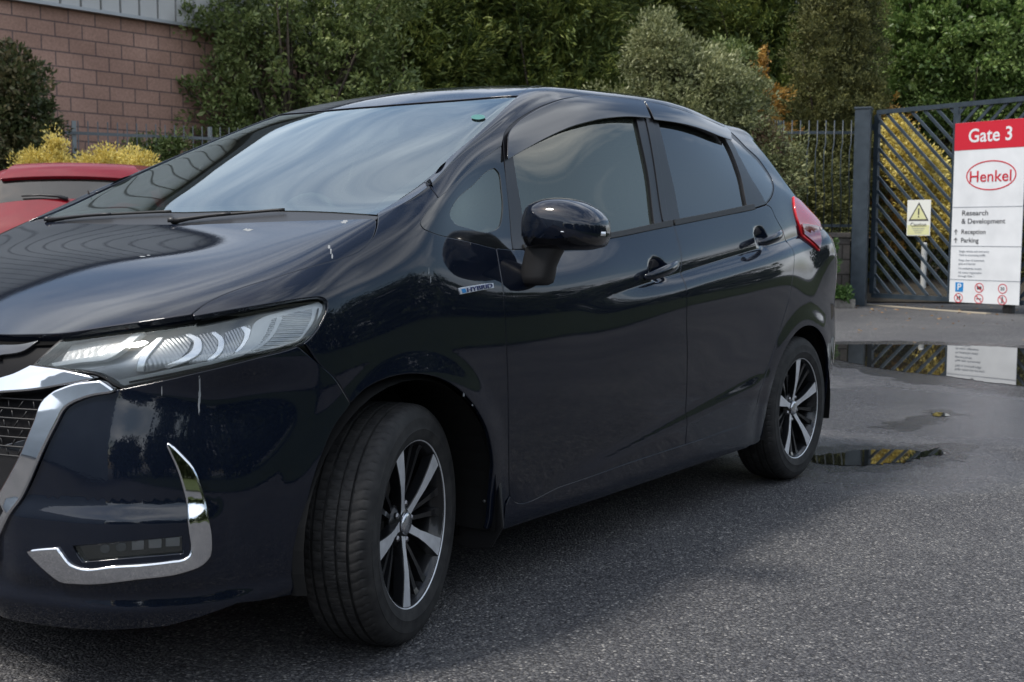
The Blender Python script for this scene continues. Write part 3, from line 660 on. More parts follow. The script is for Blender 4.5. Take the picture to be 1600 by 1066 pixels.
# ---------------------------------------------------------------- wheels
TYRE = mat('tyre_rubber', (.016, .016, .0165), .72, 0, .35)
_n = N(TYRE, 'ShaderNodeTexNoise', Scale=30., Detail=6.); LK(TYRE, coords(TYRE), _n.inputs['Vector'])
LK(TYRE, ramp(TYRE, _n.outputs['Fac'], [(.35, (.012,.012,.0125)), (.7, (.030,.029,.028))]), bsdf(TYRE).inputs['Base Color'])
_n2 = N(TYRE, 'ShaderNodeTexNoise', Scale=250., Detail=3.); LK(TYRE, coords(TYRE), _n2.inputs['Vector']); LK(TYRE, bump(TYRE, _n2.outputs['Fac'], .35, .001), bsdf(TYRE).inputs['Normal'])
RIMD = mat('rim_dark_paint', (.012, .0125, .014), .35, .4, .4, .4)
RIMS = mat('rim_machined', (.60, .61, .63), .40, .55)
_w = N(RIMS, 'ShaderNodeTexNoise', Scale=40., Detail=3.); LK(RIMS, coords(RIMS), _w.inputs['Vector']); LK(RIMS, ramp(RIMS, _w.outputs['Fac'], [(.3, (.60,.61,.63)), (.7, (.74,.75,.77))]), bsdf(RIMS).inputs['Base Color'])
def wheel_mesh():
    """axis +Y is inboard, -Y outboard; returns parts dict name->list of (V,F,mat,smooth)"""
    parts = []
    prof = []       # tyre section, r vs y, outboard negative; section width .185
    side = [(.207,-.082),(.212,-.086),(.222,-.0905),(.236,-.0935),(.240,-.0950),(.243,-.0938),(.258,-.0948),(.270,-.0935),(.2705,-.0925),(.281,-.0895),(.290,-.0845),(.2965,-.078),(.3005,-.072)]
    crown = [(.3025,-.066),(.3035,-.058),(.304,-.0505),(.2965,-.0500),(.2965,-.0430),(.3045,-.0425),(.305,-.030),(.305,-.0215),(.297,-.021),(.297,-.013),(.3052,-.0125),(.3052,0)]
    prof = side+crown; prof = prof+[(r, -y) for r, y in prof[-2::-1]]
    V, Fc = lathe(prof, 560); V = np.array(V); n = len(prof)
    k = np.arange(560).repeat(n); j = np.tile(np.arange(n), 560); y = V[:, 1]; r = np.hypot(V[:, 0], V[:, 2])
    ph = (k*80/560+y*18*np.sign(y)) % 1
    g = ((ph < .15) & (abs(y) > .050) & (abs(y) < .080) & (r > .295))
    ph2 = (k*80/560+y*30) % 1
    g2 = (ph2 < .11) & (abs(y) < .0425) & (r > .300)
    sc = np.ones(len(V)); sc[g] -= .0032/.305; sc[g2] -= .003/.305
    V[:, 0] *= sc; V[:, 2] *= sc
    # flattened contact patch
    V[:, 2] = np.maximum(V[:, 2], -.3025)
    parts.append(('tyre', V, Fc, TYRE))
    # barrel with dark face behind the spokes
    rp_ = [(.2165,-.0795),(.2170,-.083),(.2155,-.0855),(.2120,-.086),(.2095,-.0845),(.2085,-.081)]
    V, Fc = lathe(rp_, 128); parts.append(('rim_lip', V, Fc, RIMS))
    V, Fc = lathe([(.2085,-.081),(.203,-.074),(.198,-.066),(.192,-.03),(.188,.03),(.195,.075),(.210,.080)], 96); parts.append(('barrel', V, Fc, RIMD))
    V, Fc = lathe([(0.001,.012),(.12,.012),(.135,.008),(.135,.02),(0.001,.022)], 64); parts.append(('brake_disc', V, Fc, mat('brake_disc', (.12,.115,.11), .4, .9)))
    return parts
def spoke_geo(kind):
    """spoke pointing along +Z ; face plane y outboard (-)"""
    if kind == 'wide':
        L_ = [(.030,-.013,-.058),(.055,-.0105,-.062),(.085,-.0120,-.068),(.120,-.018,-.0745),(.160,-.0245,-.079),(.196,-.031,-.0815),(.2105,-.034,-.0825)]
        R_ = [(.030,.013,-.058),(.055,.0105,-.062),(.085,.0085,-.068),(.120,.0095,-.0745),(.160,.0115,-.079),(.196,.0140,-.0815),(.2105,.015,-.0825)]
    V = []; 
    for (z, x, y), (z2, x2, y2) in zip(L_, R_):
        V += [(x-.002, y+.028, z), (x-.0015, y+.002, z), (x, y, z), (x2, y2, z2), (x2+.0015, y2+.002, z2), (x2+.002, y2+.028, z2)]
    return np.array(V), len(L_)
def build_wheel(name, loc, steer, outer, phi=0):
    """outer=-1 left side of the car"""
    e = None
    pr = wheel_mesh()
    s = 1 if outer < 0 else -1
    def fx(V):
        V = np.array(V, float)*np.array([s, s, 1]); return V
    tb = [p for p in pr if p[0] == 'barrel'][0]
    w = mesh_obj('wheel', fx(tb[1]), tb[2], tb[3], car, smooth=True); w.location = loc; w.rotation_euler = (0, 0, steer)
    for nm, V, Fc, m_ in pr:
        if nm == 'barrel': continue
        o = mesh_obj(nm, fx(V), Fc, m_, w, smooth=True)
        if nm == 'tyre': o.data.set_sharp_from_angle(angle=R(40))
    for k in range(5):
        V, n = spoke_geo('wide'); a = R(72*k+phi)
        Rm = np.array([[math.cos(a), 0, math.sin(a)], [0, 1, 0], [-math.sin(a), 0, math.cos(a)]])
        V2 = V@Rm.T
        ff, fd = [], []
        for i in range(n-1):
            for j in range(5):
                q = (i*6+j, i*6+j+1, (i+1)*6+j+1, (i+1)*6+j); (ff if j == 2 else fd).append(q)
        sp = mesh_obj('spoke', fx(V2), ff+fd, RIMS, w); sp.data.materials.append(RIMD)
        for i, p in enumerate(sp.data.polygons): p.material_index = 0 if i < len(ff) else 1
        bm = bmesh.new()
        for dv in (27, 43):     # dark fins
            aa = a+R(dv); d = np.array([math.sin(aa), 0, math.cos(aa)]); t = np.array([math.cos(aa), 0, -math.sin(aa)])
            pv = []
            for (rr, w_, yy) in ((.045,.0055,-.040),(.10,.0055,-.052),(.15,.0065,-.060),(.188,.009,-.066),(.203,.012,-.072)):
                c = d*rr; pv.append([bm.verts.new(fx(c+t*w_*sg+np.array([0, yy+dy, 0]))) for sg, dy in ((-1.3,.03),(-1,0),(1,0),(1.3,.03))])
            for p, q in zip(pv, pv[1:]):
                for j in range(3): bm.faces.new((p[j], p[j+1], q[j+1], q[j]))
        bm_obj('fin', bm, RIMD, w)
        la = a+R(36); bm = bmesh.new(); c = fx(np.array([.050*math.sin(la), 0, .050*math.cos(la)]))
        yo = -.056*s
        add_tube(bm, [(c[0], yo+.022*s, c[2]), (c[0], yo, c[2]), (c[0], yo-.004*s, c[2])], [.0095, .0085, .005], 8)
        if k < 4 or True: bm_obj('lug_nut', bm, mat('nut', (.25,.25,.26), .3, 1.), w, smooth=True, auto=R(30))
    V, Fc = lathe([(0.0005,-.0690),(.018,-.0688),(.026,-.0670),(.0285,-.064),(.0285,-.058)], 48); o = mesh_obj('centre_cap', fx(V), Fc, mat('cap', (.55,.56,.58), .22, .9), w, smooth=True)
    V, Fc = lathe([(.0285,-.060),(.036,-.058),(.042,-.054),(.062,-.048),(.066,-.03),(.0001,-.02)], 48); mesh_obj('hub', fx(V), Fc, RIMD, w, smooth=True)
    return w
STEER = R(17.46)
build_wheel('wheel', (0, -.7375, .305), STEER, -1, -21)
build_wheel('wheel', (2.53, -.7375, .305), 0, -1)
build_wheel('wheel', (0, .7375, .305), STEER, 1, 30)
build_wheel('wheel', (2.53, .7375, .305), 0, 1)
# wheel-arch liners, floor and underside
LINER = mat('liner_black', (.010,.010,.010), .8, 0, .2)
for cx, r0 in ((0, .372), (2.53, .362)):
    for sg in (-1, 1):
        ring = []; bm = bmesh.new()
        for t in np.linspace(R(-14), R(194), 26):
            ring.append([bm.verts.new((cx+rr*math.cos(t), sg*yy, .305+rr*math.sin(t))) for yy, rr in ((.825, r0-.004), (.80, r0+.008), (.70, r0+.012), (.56, r0+.012), (.545, .02))])
        for p, q in zip(ring, ring[1:]):
            for j in range(4): bm.faces.new((p[j], p[j+1], q[j+1], q[j]))
        bm_obj('wheel_arch_liner', bm, LINER, car)
bm = bmesh.new()
add_box(bm, (1.26, 0, .20), (1.78, 1.36, .04)); add_box(bm, (1.26, 0, .20), (3.6, 1.0, .04)); add_box(bm, (-.50, 0, .215), (.22, 1.2, .04)); add_box(bm, (0, 0, .45), (.9, 1.0, .5)); add_box(bm, (2.6, 0, .40), (.7, 1.0, .35))
bm_obj('underbody', bm, INNER, car)
# mud flap behind the front wheel
bm = bmesh.new(); fl = [(775,728),(777,727),(784,760),(789,800),(788,824),(771,854),(752,857),(735,853),(703,838)]
for yo in (0, 1):
    pass
pts = [at(x, y, 0, .40) for x, y in [(757,728),(779,728),(785,760),(790,822),(771,855),(740,857),(704,842)]]
pts = [(.385, p[1], p[2]) for p in pts]
a_ = [bm.verts.new(p) for p in pts]; b_ = [bm.verts.new((p[0]+.012, p[1], p[2])) for p in pts]
bm.faces.new(a_); bm.faces.new(b_[::-1])
for i in range(len(a_)): bm.faces.new((a_[i], b_[i], b_[(i+1) % len(a_)], a_[(i+1) % len(a_)]))
bmesh.ops.bevel(bm, geom=[e for e in bm.edges], offset=.003, segments=2, affect='EDGES')
fo = bm_obj('mud_flap', bm, mat('flap', (.011,.011,.012), .5), car, smooth=True, auto=R(35))
for i, (px_, py_) in enumerate(((759,737),(758,783))):
    p = at(px_, py_, 0, .384); bm = bmesh.new(); add_tube(bm, [(.384, p[1], p[2]), (.378, p[1], p[2])], [.007, .004], 10); bm_obj('screw', bm, mat('screw', (.2,.2,.2), .4, .8), fo, smooth=True)

# ---------------------------------------------------------------- door mirror
def ellip(bm, c, rad, seg=32, rings=20, pw=(2, 2, 2), cut=None):
    vs = []
    for i in range(rings+1):
        th = math.pi*i/rings; row = []
        for k in range(seg):
            ph = 2*math.pi*k/seg
            f = lambda v, p: math.copysign(abs(v)**(2/p), v)
            row.append(bm.verts.new((c[0]+rad[0]*f(math.sin(th), pw[0])*f(math.cos(ph), pw[0]), c[1]+rad[1]*f(math.sin(th), pw[1])*f(math.sin(ph), pw[1]), c[2]+rad[2]*f(math.cos(th), pw[2]))))
        vs.append(row)
    for a, b in zip(vs, vs[1:]):
        for k in range(seg):
            try: bm.faces.new((a[k], b[k], b[(k+1) % seg], a[(k+1) % seg]))
            except ValueError: pass
    return vs
def mirror_part(sg):
    """shell outlined as seen from the front: y outward, z up; flat rear face with the glass"""
    top = [(0,-.028),(.0,.045),(.02,.088),(.06,.117),(.11,.127),(.16,.118),(.205,.092),(.235,.055),(.245,.02),(.243,-.01),(.235,-.035),(.20,-.05),(.10,-.058),(.03,-.052)]
    return top
def build_mirror(sg):
    # local frame : u outward along the shell, w up, n forward
    base = np.array([.515, -.822, 1.050]); 
    U = np.array([.20, -.98, 0]); U /= np.linalg.norm(U); Wv = np.array([0, 0, 1.]); Nf = np.array([-.98, -.20, 0]); Nf /= np.linalg.norm(Nf)
    out = np.array([(-.012,-.02),(-.010,.03),(.004,.062),(.040,.080),(.09,.086),(.135,.081),(.180,.065),(.212,.042),(.230,.020),(.234,-.005),(.232,-.028),(.222,-.046),(.20,-.054),(.13,-.061),(.06,-.062),(.005,-.052)])
    lp = crom(np.vstack([out, out[:1]]), .006, np.array([1, 1]))[:-1]
    cen = np.array([.115, .012]); bmU = bmesh.new(); bmL = bmesh.new(); bmG = bmesh.new()
    prof = [(1.0, -.035), (1.012, -.02), (1.0, 0), (.975, .020), (.925, .040), (.84, .057), (.70, .072), (.52, .082), (.30, .088), (.1, .090), (0.001, .0903)]
    P = np.array([[base+U*(cen[0]+(q[0]-cen[0])*s_)+Wv*(cen[1]+(q[1]-cen[1])*s_)+Nf*h for q in lp] for s_, h in prof])
    f = np.array([1, 1 if sg < 0 else -1, 1.])
    npt = len(lp)
    for bmx, test in ((bmU, lambda z: z >= -.022), (bmL, lambda z: z < -.022)):
        g = {}
        def vt(i, k, bmx=bmx, g=g):
            if (i, k) not in g: g[(i, k)] = bmx.verts.new(P[i, k]*f)
            return g[(i, k)]
        for i in range(len(prof)-1):
            for k in range(npt):
                k2 = (k+1) % npt; zc = (P[i, k, 2]+P[i+1, k2, 2])/2-base[2]
                if test(zc):
                    try: bmx.faces.new((vt(i, k), vt(i, k2), vt(i+1, k2), vt(i+1, k)))
                    except ValueError: pass
    bmesh.ops.recalc_face_normals(bmU, faces=bmU.faces); bmesh.ops.recalc_face_normals(bmL, faces=bmL.faces)
    up = bm_obj('door_mirror', bmU, PAINT, car, smooth=True)
    lo = bm_obj('mirror_base', bmL, GLOSSB, up, smooth=True)
    bmG.faces.new([bmG.verts.new((base+U*(cen[0]+(q[0]-cen[0])*.97)+Wv*(cen[1]+(q[1]-cen[1])*.97)+Nf*-.03)*f) for q in lp]); bm_obj('mirror_glass', bmG, CHROME, up)
    # repeater strip along the outer edge
    bmR = bmesh.new()
    rr = []
    for t in np.linspace(0, 1, 14):
        q = np.array([.135+.100*t, -.008-.006*t]); s_ = (q-cen); h = np.interp(q[0], [.13, .17, .20, .225, .236], [.088, .074, .056, .030, .005])
        c = base+U*q[0]+Wv*q[1]+Nf*(h+.003)
        rr.append([bmR.verts.new((c+Wv*dz_+Nf*dn+U*du)*f) for dz_, dn, du in ((.007*(t*.8+.2), -.012, -.003), (.006*(t*.8+.2), .001, .001), (-.006*(t*.8+.2), .001, .001), (-.007*(t*.8+.2), -.012, -.003))])
    for a, b in zip(rr, rr[1:]):
        for j in range(3): bmR.faces.new((a[j], a[j+1], b[j+1], b[j]))
    bmesh.ops.recalc_face_normals(bmR, faces=bmR.faces)
    bm_obj('side_repeater', bmR, SILV, up, smooth=True)
    # foot
    bmF = bmesh.new()
    rings = []
    for t, cy, hw, hd, z in ((0, -.845, .040, .030, .893), (.1, -.85, .050, .037, .900), (.35, -.855, .052, .038, .920), (.6, -.862, .050, .034, .945), (.85, -.872, .054, .034, .972), (1, -.885, .060, .034, 1.0)):
        rings.append([bmF.verts.new(np.array((.515+hd*math.copysign(abs(math.cos(a))**.7, math.cos(a)), cy+hw*math.copysign(abs(math.sin(a))**.7, math.sin(a)), z))*f) for a in np.linspace(0, 2*math.pi, 24, endpoint=False)])
    for a, b in zip(rings, rings[1:]):
        for k in range(24): bmF.faces.new((a[k], a[(k+1) % 24], b[(k+1) % 24], b[k]))
    bmF.faces.new(rings[0]); bmesh.ops.recalc_face_normals(bmF, faces=bmF.faces)
    bm_obj('mirror_foot', bmF, BLACK, up, smooth=True)
build_mirror(-1); build_mirror(1)

# ---------------------------------------------------------------- door handles
def handle(px, py, L_, tilt, par_i):
    p_ = at(px, py, 1, -.842); P = np.array([p_[0], -.842+.008, p_[2]]); n = np.array([0, -1., .08]); n /= np.linalg.norm(n)
    tx = np.array([1, 0, tilt]); tx -= n*tx.dot(n); tx /= np.linalg.norm(tx); tz = np.cross(tx, n); tz *= np.sign(tz[2])
    for sg in (1, -1):
        f = np.array([1, sg, 1.])
        bm = bmesh.new(); rings = []
        for t in np.linspace(0, 1, 17):
            arch = .014+.028*math.sin(math.pi*min(max(t*1.0, .0), 1))**.5
            hh = .0175*(math.sin(math.pi*np.clip(t*.94+.03, 0, 1))**.28)
            c = P+tx*(t-.5)*L_+n*arch+tz*.001
            rings.append([bm.verts.new((c+tz*hh*math.sin(a)*1.0+n*.011*math.cos(a)*(math.sin(math.pi*np.clip(t*.94+.03, 0, 1))**.3))*f) for a in np.linspace(0, 2*math.pi, 14, endpoint=False)])
        for a, b in zip(rings, rings[1:]):
            for k in range(14): bm.faces.new((a[k], a[(k+1) % 14], b[(k+1) % 14], b[k]))
        bm.faces.new(rings[0]); bm.faces.new(rings[-1]); bmesh.ops.recalc_face_normals(bm, faces=bm.faces)
        h = bm_obj('door_handle', bm, PAINT, car, smooth=True)
handle(1030, 423, .225, .20, 0); handle(1200.5, 372.5, .205, .22, 1)

# ================================================================= surroundings
def wp(px, D, z=0.):
    p = CAM + ray(px, 366)*D; return np.array([p[0], p[1], z])
def gnd(px, py, z=0.): return at(px, py, 2, z)
# ---- asphalt
ASPH = mat('asphalt', (.07, .07, .072), .8, 0, .35)
co = coords(ASPH)
v1 = N(ASPH, 'ShaderNodeTexVoronoi', Scale=140.); LK(ASPH, co, v1.inputs['Vector'])
v2 = N(ASPH, 'ShaderNodeTexVoronoi', Scale=310.); LK(ASPH, co, v2.inputs['Vector'])
n1 = N(ASPH, 'ShaderNodeTexNoise', Scale=.9, Detail=6., Roughness=.62); LK(ASPH, co, n1.inputs['Vector'])
n2 = N(ASPH, 'ShaderNodeTexNoise', Scale=45., Detail=6., Roughness=.75); LK(ASPH, co, n2.inputs['Vector'])
sx = N(ASPH, 'ShaderNodeSeparateColor'); LK(ASPH, v1.outputs['Color'], sx.inputs[0])
stone = ramp(ASPH, sx.outputs[0], [(.0, (.070,.070,.074)), (.45, (.100,.100,.104)), (.8, (.140,.139,.138)), (.95, (.195,.19,.185)), (.99, (.33,.32,.30))])
dk = ramp(ASPH, v1.outputs['Distance'], [(.0, (1,1,1)), (.42, (1,1,1)), (.75, (.5,.5,.5))])
m1 = N(ASPH, 'ShaderNodeMixRGB', blend_type='MULTIPLY'); m1.inputs[0].default_value = 1; LK(ASPH, stone, m1.inputs[1]); LK(ASPH, dk, m1.inputs[2])
big = ramp(ASPH, n1.outputs['Fac'], [(.3, (.72,.72,.75)), (.5, (.92,.92,.93)), (.7, (1.18,1.17,1.15))])
m2 = N(ASPH, 'ShaderNodeMixRGB', blend_type='MULTIPLY'); m2.inputs[0].default_value = 1; LK(ASPH, m1.outputs[0], m2.inputs[1]); LK(ASPH, big, m2.inputs[2])
# damp patches round the puddles
def damp_field():
    P0 = gnd(1420, 640); P1 = gnd(1360, 720); P2 = gnd(1450, 575)
    prev = None
    for c, rad in ((P0, 1.5), (P1, .85), (P2, 1.7)):
        mpn = N(ASPH, 'ShaderNodeMapping'); mpn.inputs['Location'].default_value = (-c[0], -c[1], 0); LK(ASPH, co, mpn.inputs['Vector'])
        ln = N(ASPH, 'ShaderNodeVectorMath', operation='LENGTH'); LK(ASPH, mpn.outputs[0], ln.inputs[0])
        mr = N(ASPH, 'ShaderNodeMapRange'); mr.inputs['From Min'].default_value = rad; mr.inputs['From Max'].default_value = rad*.3
        LK(ASPH, ln.outputs['Value'], mr.inputs['Value'])
        if prev is None: prev = mr.outputs[0]
        else:
            mm = N(ASPH, 'ShaderNodeMath', operation='MAXIMUM'); LK(ASPH, prev, mm.inputs[0]); LK(ASPH, mr.outputs[0], mm.inputs[1]); prev = mm.outputs[0]
    n3 = N(ASPH, 'ShaderNodeTexNoise', Scale=3.5, Detail=8., Roughness=.7); LK(ASPH, co, n3.inputs['Vector'])
    ad = N(ASPH, 'ShaderNodeMath', operation='ADD'); LK(ASPH, prev, ad.inputs[0]); LK(ASPH, n3.outputs['Fac'], ad.inputs[1])
    return ramp(ASPH, ad.outputs[0], [(.62, (0,0,0)), (1.0, (1,1,1))])
wet = damp_field()
m3 = N(ASPH, 'ShaderNodeMixRGB', blend_type='MULTIPLY'); m3.inputs[2].default_value = (.62,.62,.66,1); LK(ASPH, wet, m3.inputs[0]); LK(ASPH, m2.outputs[0], m3.inputs[1])
LK(ASPH, m3.outputs[0], bsdf(ASPH).inputs['Base Color'])
rr = N(ASPH, 'ShaderNodeMixRGB'); rr.inputs[1].default_value = (.62,.62,.62,1); rr.inputs[2].default_value = (.26,.26,.26,1); LK(ASPH, wet, rr.inputs[0]); LK(ASPH, rr.outputs[0], bsdf(ASPH).inputs['Roughness'])
sp_ = N(ASPH, 'ShaderNodeMapRange'); sp_.inputs['To Min'].default_value = .10; sp_.inputs['To Max'].default_value = .5; LK(ASPH, wet, sp_.inputs['Value']); LK(ASPH, sp_.outputs[0], bsdf(ASPH).inputs['Specular IOR Level'])
hgt = N(ASPH, 'ShaderNodeMath', operation='MULTIPLY_ADD'); LK(ASPH, v1.outputs['Distance'], hgt.inputs[0]); hgt.inputs[1].default_value = -1.; LK(ASPH, n2.outputs['Fac'], hgt.inputs[2])
b1 = bump(ASPH, hgt.outputs[0], .9, .006)
LK(ASPH, b1, bsdf(ASPH).inputs['Normal'])
bm = bmesh.new()
bmesh.ops.create_grid(bm, x_segments=2, y_segments=2, size=150); g = bm_obj('ground', bm, ASPH); tag(g, 'worn grey asphalt yard with damp patches', 'ground', kind='structure')

WATER = mat('puddle_water', (.012, .012, .011), .0, 0, .5)
bsdf(WATER).inputs['IOR'].default_value = 1.33; bsdf(WATER).inputs['Roughness'].default_value = .015
_n = N(WATER, 'ShaderNodeTexNoise', Scale=4., Detail=2.); LK(WATER, coords(WATER), _n.inputs['Vector']); LK(WATER, bump(WATER, _n.outputs['Fac'], .02, .002), bsdf(WATER).inputs['Normal'])
def puddle(pts, amp, label, seed, holes=0):
    P = np.array([gnd(x, y)[:2] for x, y in pts]); lp = crom(np.vstack([P, P[:1]]), .02, np.array([1, 1]))[:-1]
    r = np.random.default_rng(seed); n = len(lp)
    d = np.zeros((n, 2))
    for f in range(1, 70):
        a = r.normal(size=(2, 2))/(f**.65); t = np.arange(n)/n*2*np.pi*f*1.9//1; t = np.arange(n)/n*2*np.pi*int(f*1.9)
        d += np.cos(t)[:, None]*a[0]+np.sin(t)[:, None]*a[1]
    lp = lp+d*amp
    bm = bmesh.new(); V2, T = tri_region([lp], .25)
    vs = [bm.verts.new((v[0], v[1], .004)) for v in V2]
    for t in T:
        try: bm.faces.new([vs[i] for i in t])
        except ValueError: pass
    o = bm_obj('puddle', bm, WATER); tag(o, label, 'puddle', kind='structure'); return o
DAMP = mat('damp_film', (.022,.022,.024), .16, 0, .5)
_c = coords(DAMP); _n = N(DAMP, 'ShaderNodeTexNoise', Scale=60., Detail=4., Roughness=.7); LK(DAMP, _c, _n.inputs['Vector'])
LK(DAMP, ramp(DAMP, _n.outputs['Fac'], [(.40, (0,0,0)), (.58, (.85,.85,.85))]), bsdf(DAMP).inputs['Alpha'])
_v = N(DAMP, 'ShaderNodeTexVoronoi', Scale=140.); LK(DAMP, _c, _v.inputs['Vector']); LK(DAMP, bump(DAMP, _v.outputs['Distance'], .5, -.003), bsdf(DAMP).inputs['Normal'])
def damp(pts, amp, seed):
    P = np.array([gnd(x, y)[:2] for x, y in pts]); lp = crom(np.vstack([P, P[:1]]), .02, np.array([1, 1]))[:-1]; n = len(lp)
    r = np.random.default_rng(seed); d = np.zeros((n, 2))
    for f in range(1, 60):
        a = r.normal(size=(2, 2))/(f**.6); t = np.arange(n)/n*2*np.pi*int(f*2.3); d += np.cos(t)[:, None]*a[0]+np.sin(t)[:, None]*a[1]
    lp = lp+d*amp; V2, T = tri_region([lp], .25); bm = bmesh.new(); vs = [bm.verts.new((v[0], v[1], .002)) for v in V2]
    for t in T:
        try: bm.faces.new([vs[i] for i in t])
        except ValueError: pass
    tag(bm_obj('damp_margin', bm, DAMP), 'dark damp margin of a puddle', 'ground', kind='structure')
damp([(1160,550),(1300,535),(1400,534),(1500,536),(1600,539),(1790,547),(1840,590),(1720,630),(1600,622),(1540,612),(1480,604),(1400,592),(1340,580),(1280,570),(1190,562)], .03, 4)
damp([(1235,712),(1290,698),(1400,696),(1450,698),(1505,696),(1500,712),(1450,729),(1380,738),(1310,740),(1225,730)], .02, 8)
damp([(1370,668),(1430,650),(1460,640),(1485,643),(1480,655),(1430,668),(1390,676)], .02, 9)
puddle([(1180,548),(1300,539),(1400,539),(1500,541),(1600,545),(1760,552),(1800,585),(1700,612),(1600,604),(1540,596),(1480,588),(1400,580),(1340,571),(1290,562),(1200,556)], .012, 'long rain puddle mirroring the gate and its sign', 3)
puddle([(1275,712),(1330,705),(1400,704),(1440,706),(1475,703),(1468,711),(1440,720),(1380,726),(1310,727),(1262,722)], .013, 'small puddle beside the rear wheel', 5)
puddle([(1458,648),(1470,645),(1481,648),(1474,652),(1462,652)], .004, 'tiny puddle', 6)

# ---- leaves
def leafmat(name, c1_, c2_, c3_, rough=.5, trans=.25, spec=.4):
    m = mat(name, c1_, rough, 0, spec); t = m.node_tree
    g = N(m, 'ShaderNodeNewGeometry'); n = N(m, 'ShaderNodeTexNoise', Scale=1.6, Detail=3.); LK(m, coords(m), n.inputs['Vector'])
    a = N(m, 'ShaderNodeMath', operation='MULTIPLY_ADD'); LK(m, g.outputs['Random Per Island'], a.inputs[0]); a.inputs[1].default_value = .55; LK(m, n.outputs['Fac'], a.inputs[2])
    c = ramp(m, a.outputs[0], [(.35, c1_), (.75, c2_), (1.08, c3_)]); LK(m, c, bsdf(m).inputs['Base Color'])
    tr = N(m, 'ShaderNodeBsdfTranslucent'); LK(m, c, tr.inputs[0]); mx = N(m, 'ShaderNodeMixShader'); mx.inputs[0].default_value = trans
    out = [x for x in t.nodes if x.type == 'OUTPUT_MATERIAL'][0]
    LK(m, bsdf(m).outputs[0], mx.inputs[1]); LK(m, tr.outputs[0], mx.inputs[2]); LK(m, mx.outputs[0], out.inputs[0])
    return m
BARK = mat('bark', (.06, .045, .032), .9); _n = N(BARK, 'ShaderNodeTexNoise', Scale=30., Detail=5.); LK(BARK, coords(BARK), _n.inputs['Vector']); LK(BARK, bump(BARK, _n.outputs['Fac'], .6, .02), bsdf(BARK).inputs['Normal'])
def leaf_quads(C, Dn, size, aspect, fold=.25):
    """C centres, Dn leaf pointing direction, -> verts, faces (2 triangles folded on the midrib as one island)"""
    n = len(C); up = RNG.normal(size=(n, 3)); s = np.cross(Dn, up); s /= np.linalg.norm(s, axis=1, keepdims=True)+1e-9
    nn = np.cross(s, Dn); L_ = size[:, None]; W_ = L_*aspect
    p0 = C-Dn*L_*.5; p2 = C+Dn*L_*.5; p1 = C+s*W_*.5+nn*W_*fold; p3 = C-s*W_*.5+nn*W_*fold
    V = np.stack([p0, p1, p2, p3], 1).reshape(-1, 3); b = np.arange(n)*4
    F = np.concatenate([np.stack([b, b+1, b+2], 1), np.stack([b, b+2, b+3], 1)])
    return V, F
def crown_mesh(blobs, nclump, nleaf, lsize, aspect, style='broad', spread=.28, seed=0, floor=0.1, core=5, coresz=2.4):
    """blobs: list of (centre, radii). clumps spread through the outer volume; leaves round each clump"""
    global RNG; RNG = np.random.default_rng(seed+100)
    w = np.array([np.prod(b[1])**(2/3) for b in blobs]); w = w/w.sum(); C = []; O = []
    for (c, r), k in zip(blobs, np.maximum(1, (w*nclump).astype(int))):
        d = RNG.normal(size=(k, 3)); d /= np.linalg.norm(d, axis=1, keepdims=True); rad = RNG.uniform(.55, 1.04, k)**.7
        p = np.array(c)+d*np.array(r)*rad[:, None]; C.append(p); O.append(d)
    C = np.vstack(C); O = np.vstack(O); keep = C[:, 2] > floor; C, O = C[keep], O[keep]
    cs = spread*RNG.uniform(.55, 1.3, len(C))
    P = []; Dn = []
    for c, o, s in zip(C, O, cs):
        if style == 'conifer':
            ax = o*np.array([1, 1, .25])+np.array([0, 0, .25])+RNG.normal(size=3)*.25; ax /= np.linalg.norm(ax)
            side = np.cross(ax, RNG.normal(size=3)); side /= np.linalg.norm(side)
            t = RNG.uniform(-1, 1, nleaf); u = RNG.uniform(-1, 1, nleaf); wd = (1-(t*.5+.5))*.75+.08
            p = c+ax*(t*s)[:, None]+side*(u*wd*s)[:, None]+RNG.normal(size=(nleaf, 3))*s*.07
            p[:, 2] -= (u*u)*s*.25
            dn = ax+side*(np.sign(u)*RNG.uniform(.3, .9, nleaf))[:, None]+RNG.normal(size=(nleaf, 3))*.18
        elif style == 'fluff':
            d = RNG.normal(size=(nleaf, 3)); d /= np.linalg.norm(d, axis=1, keepdims=True)
            p = c+d*(s*RNG.uniform(.5, 1., nleaf))[:, None]; dn = d+np.array([0, 0, .9])+o*.5+RNG.normal(size=(nleaf, 3))*.3
        else:
            d = RNG.normal(size=(nleaf, 3)); d /= np.linalg.norm(d, axis=1, keepdims=True)
            p = c+d*(s*RNG.uniform(.15, 1., nleaf)**.6)[:, None]; dn = d*.7+o*.6+np.array([0, 0, .25])+RNG.normal(size=(nleaf, 3))*.55
        P.append(p); Dn.append(dn)
    sz = [np.full(sum(len(p) for p in P), 1.)]
    for (c, r), k in zip(blobs, np.maximum(8, (w*nclump*core).astype(int))):
        d = RNG.normal(size=(k, 3)); d /= np.linalg.norm(d, axis=1, keepdims=True); p = np.array(c)+d*np.array(r)*(RNG.uniform(.2, .82, k))[:, None]
        P.append(p); Dn.append(RNG.normal(size=(k, 3))); sz.append(np.full(k, coresz))
    sz = np.concatenate(sz)
    P = np.vstack(P); Dn = np.vstack(Dn); Dn /= np.linalg.norm(Dn, axis=1, keepdims=True); k = P[:, 2] > .02; P, Dn, sz = P[k], Dn[k], sz[k]
    return leaf_quads(P, Dn, sz*lsize*RNG.uniform(.6, 1.35, len(P)), aspect), C
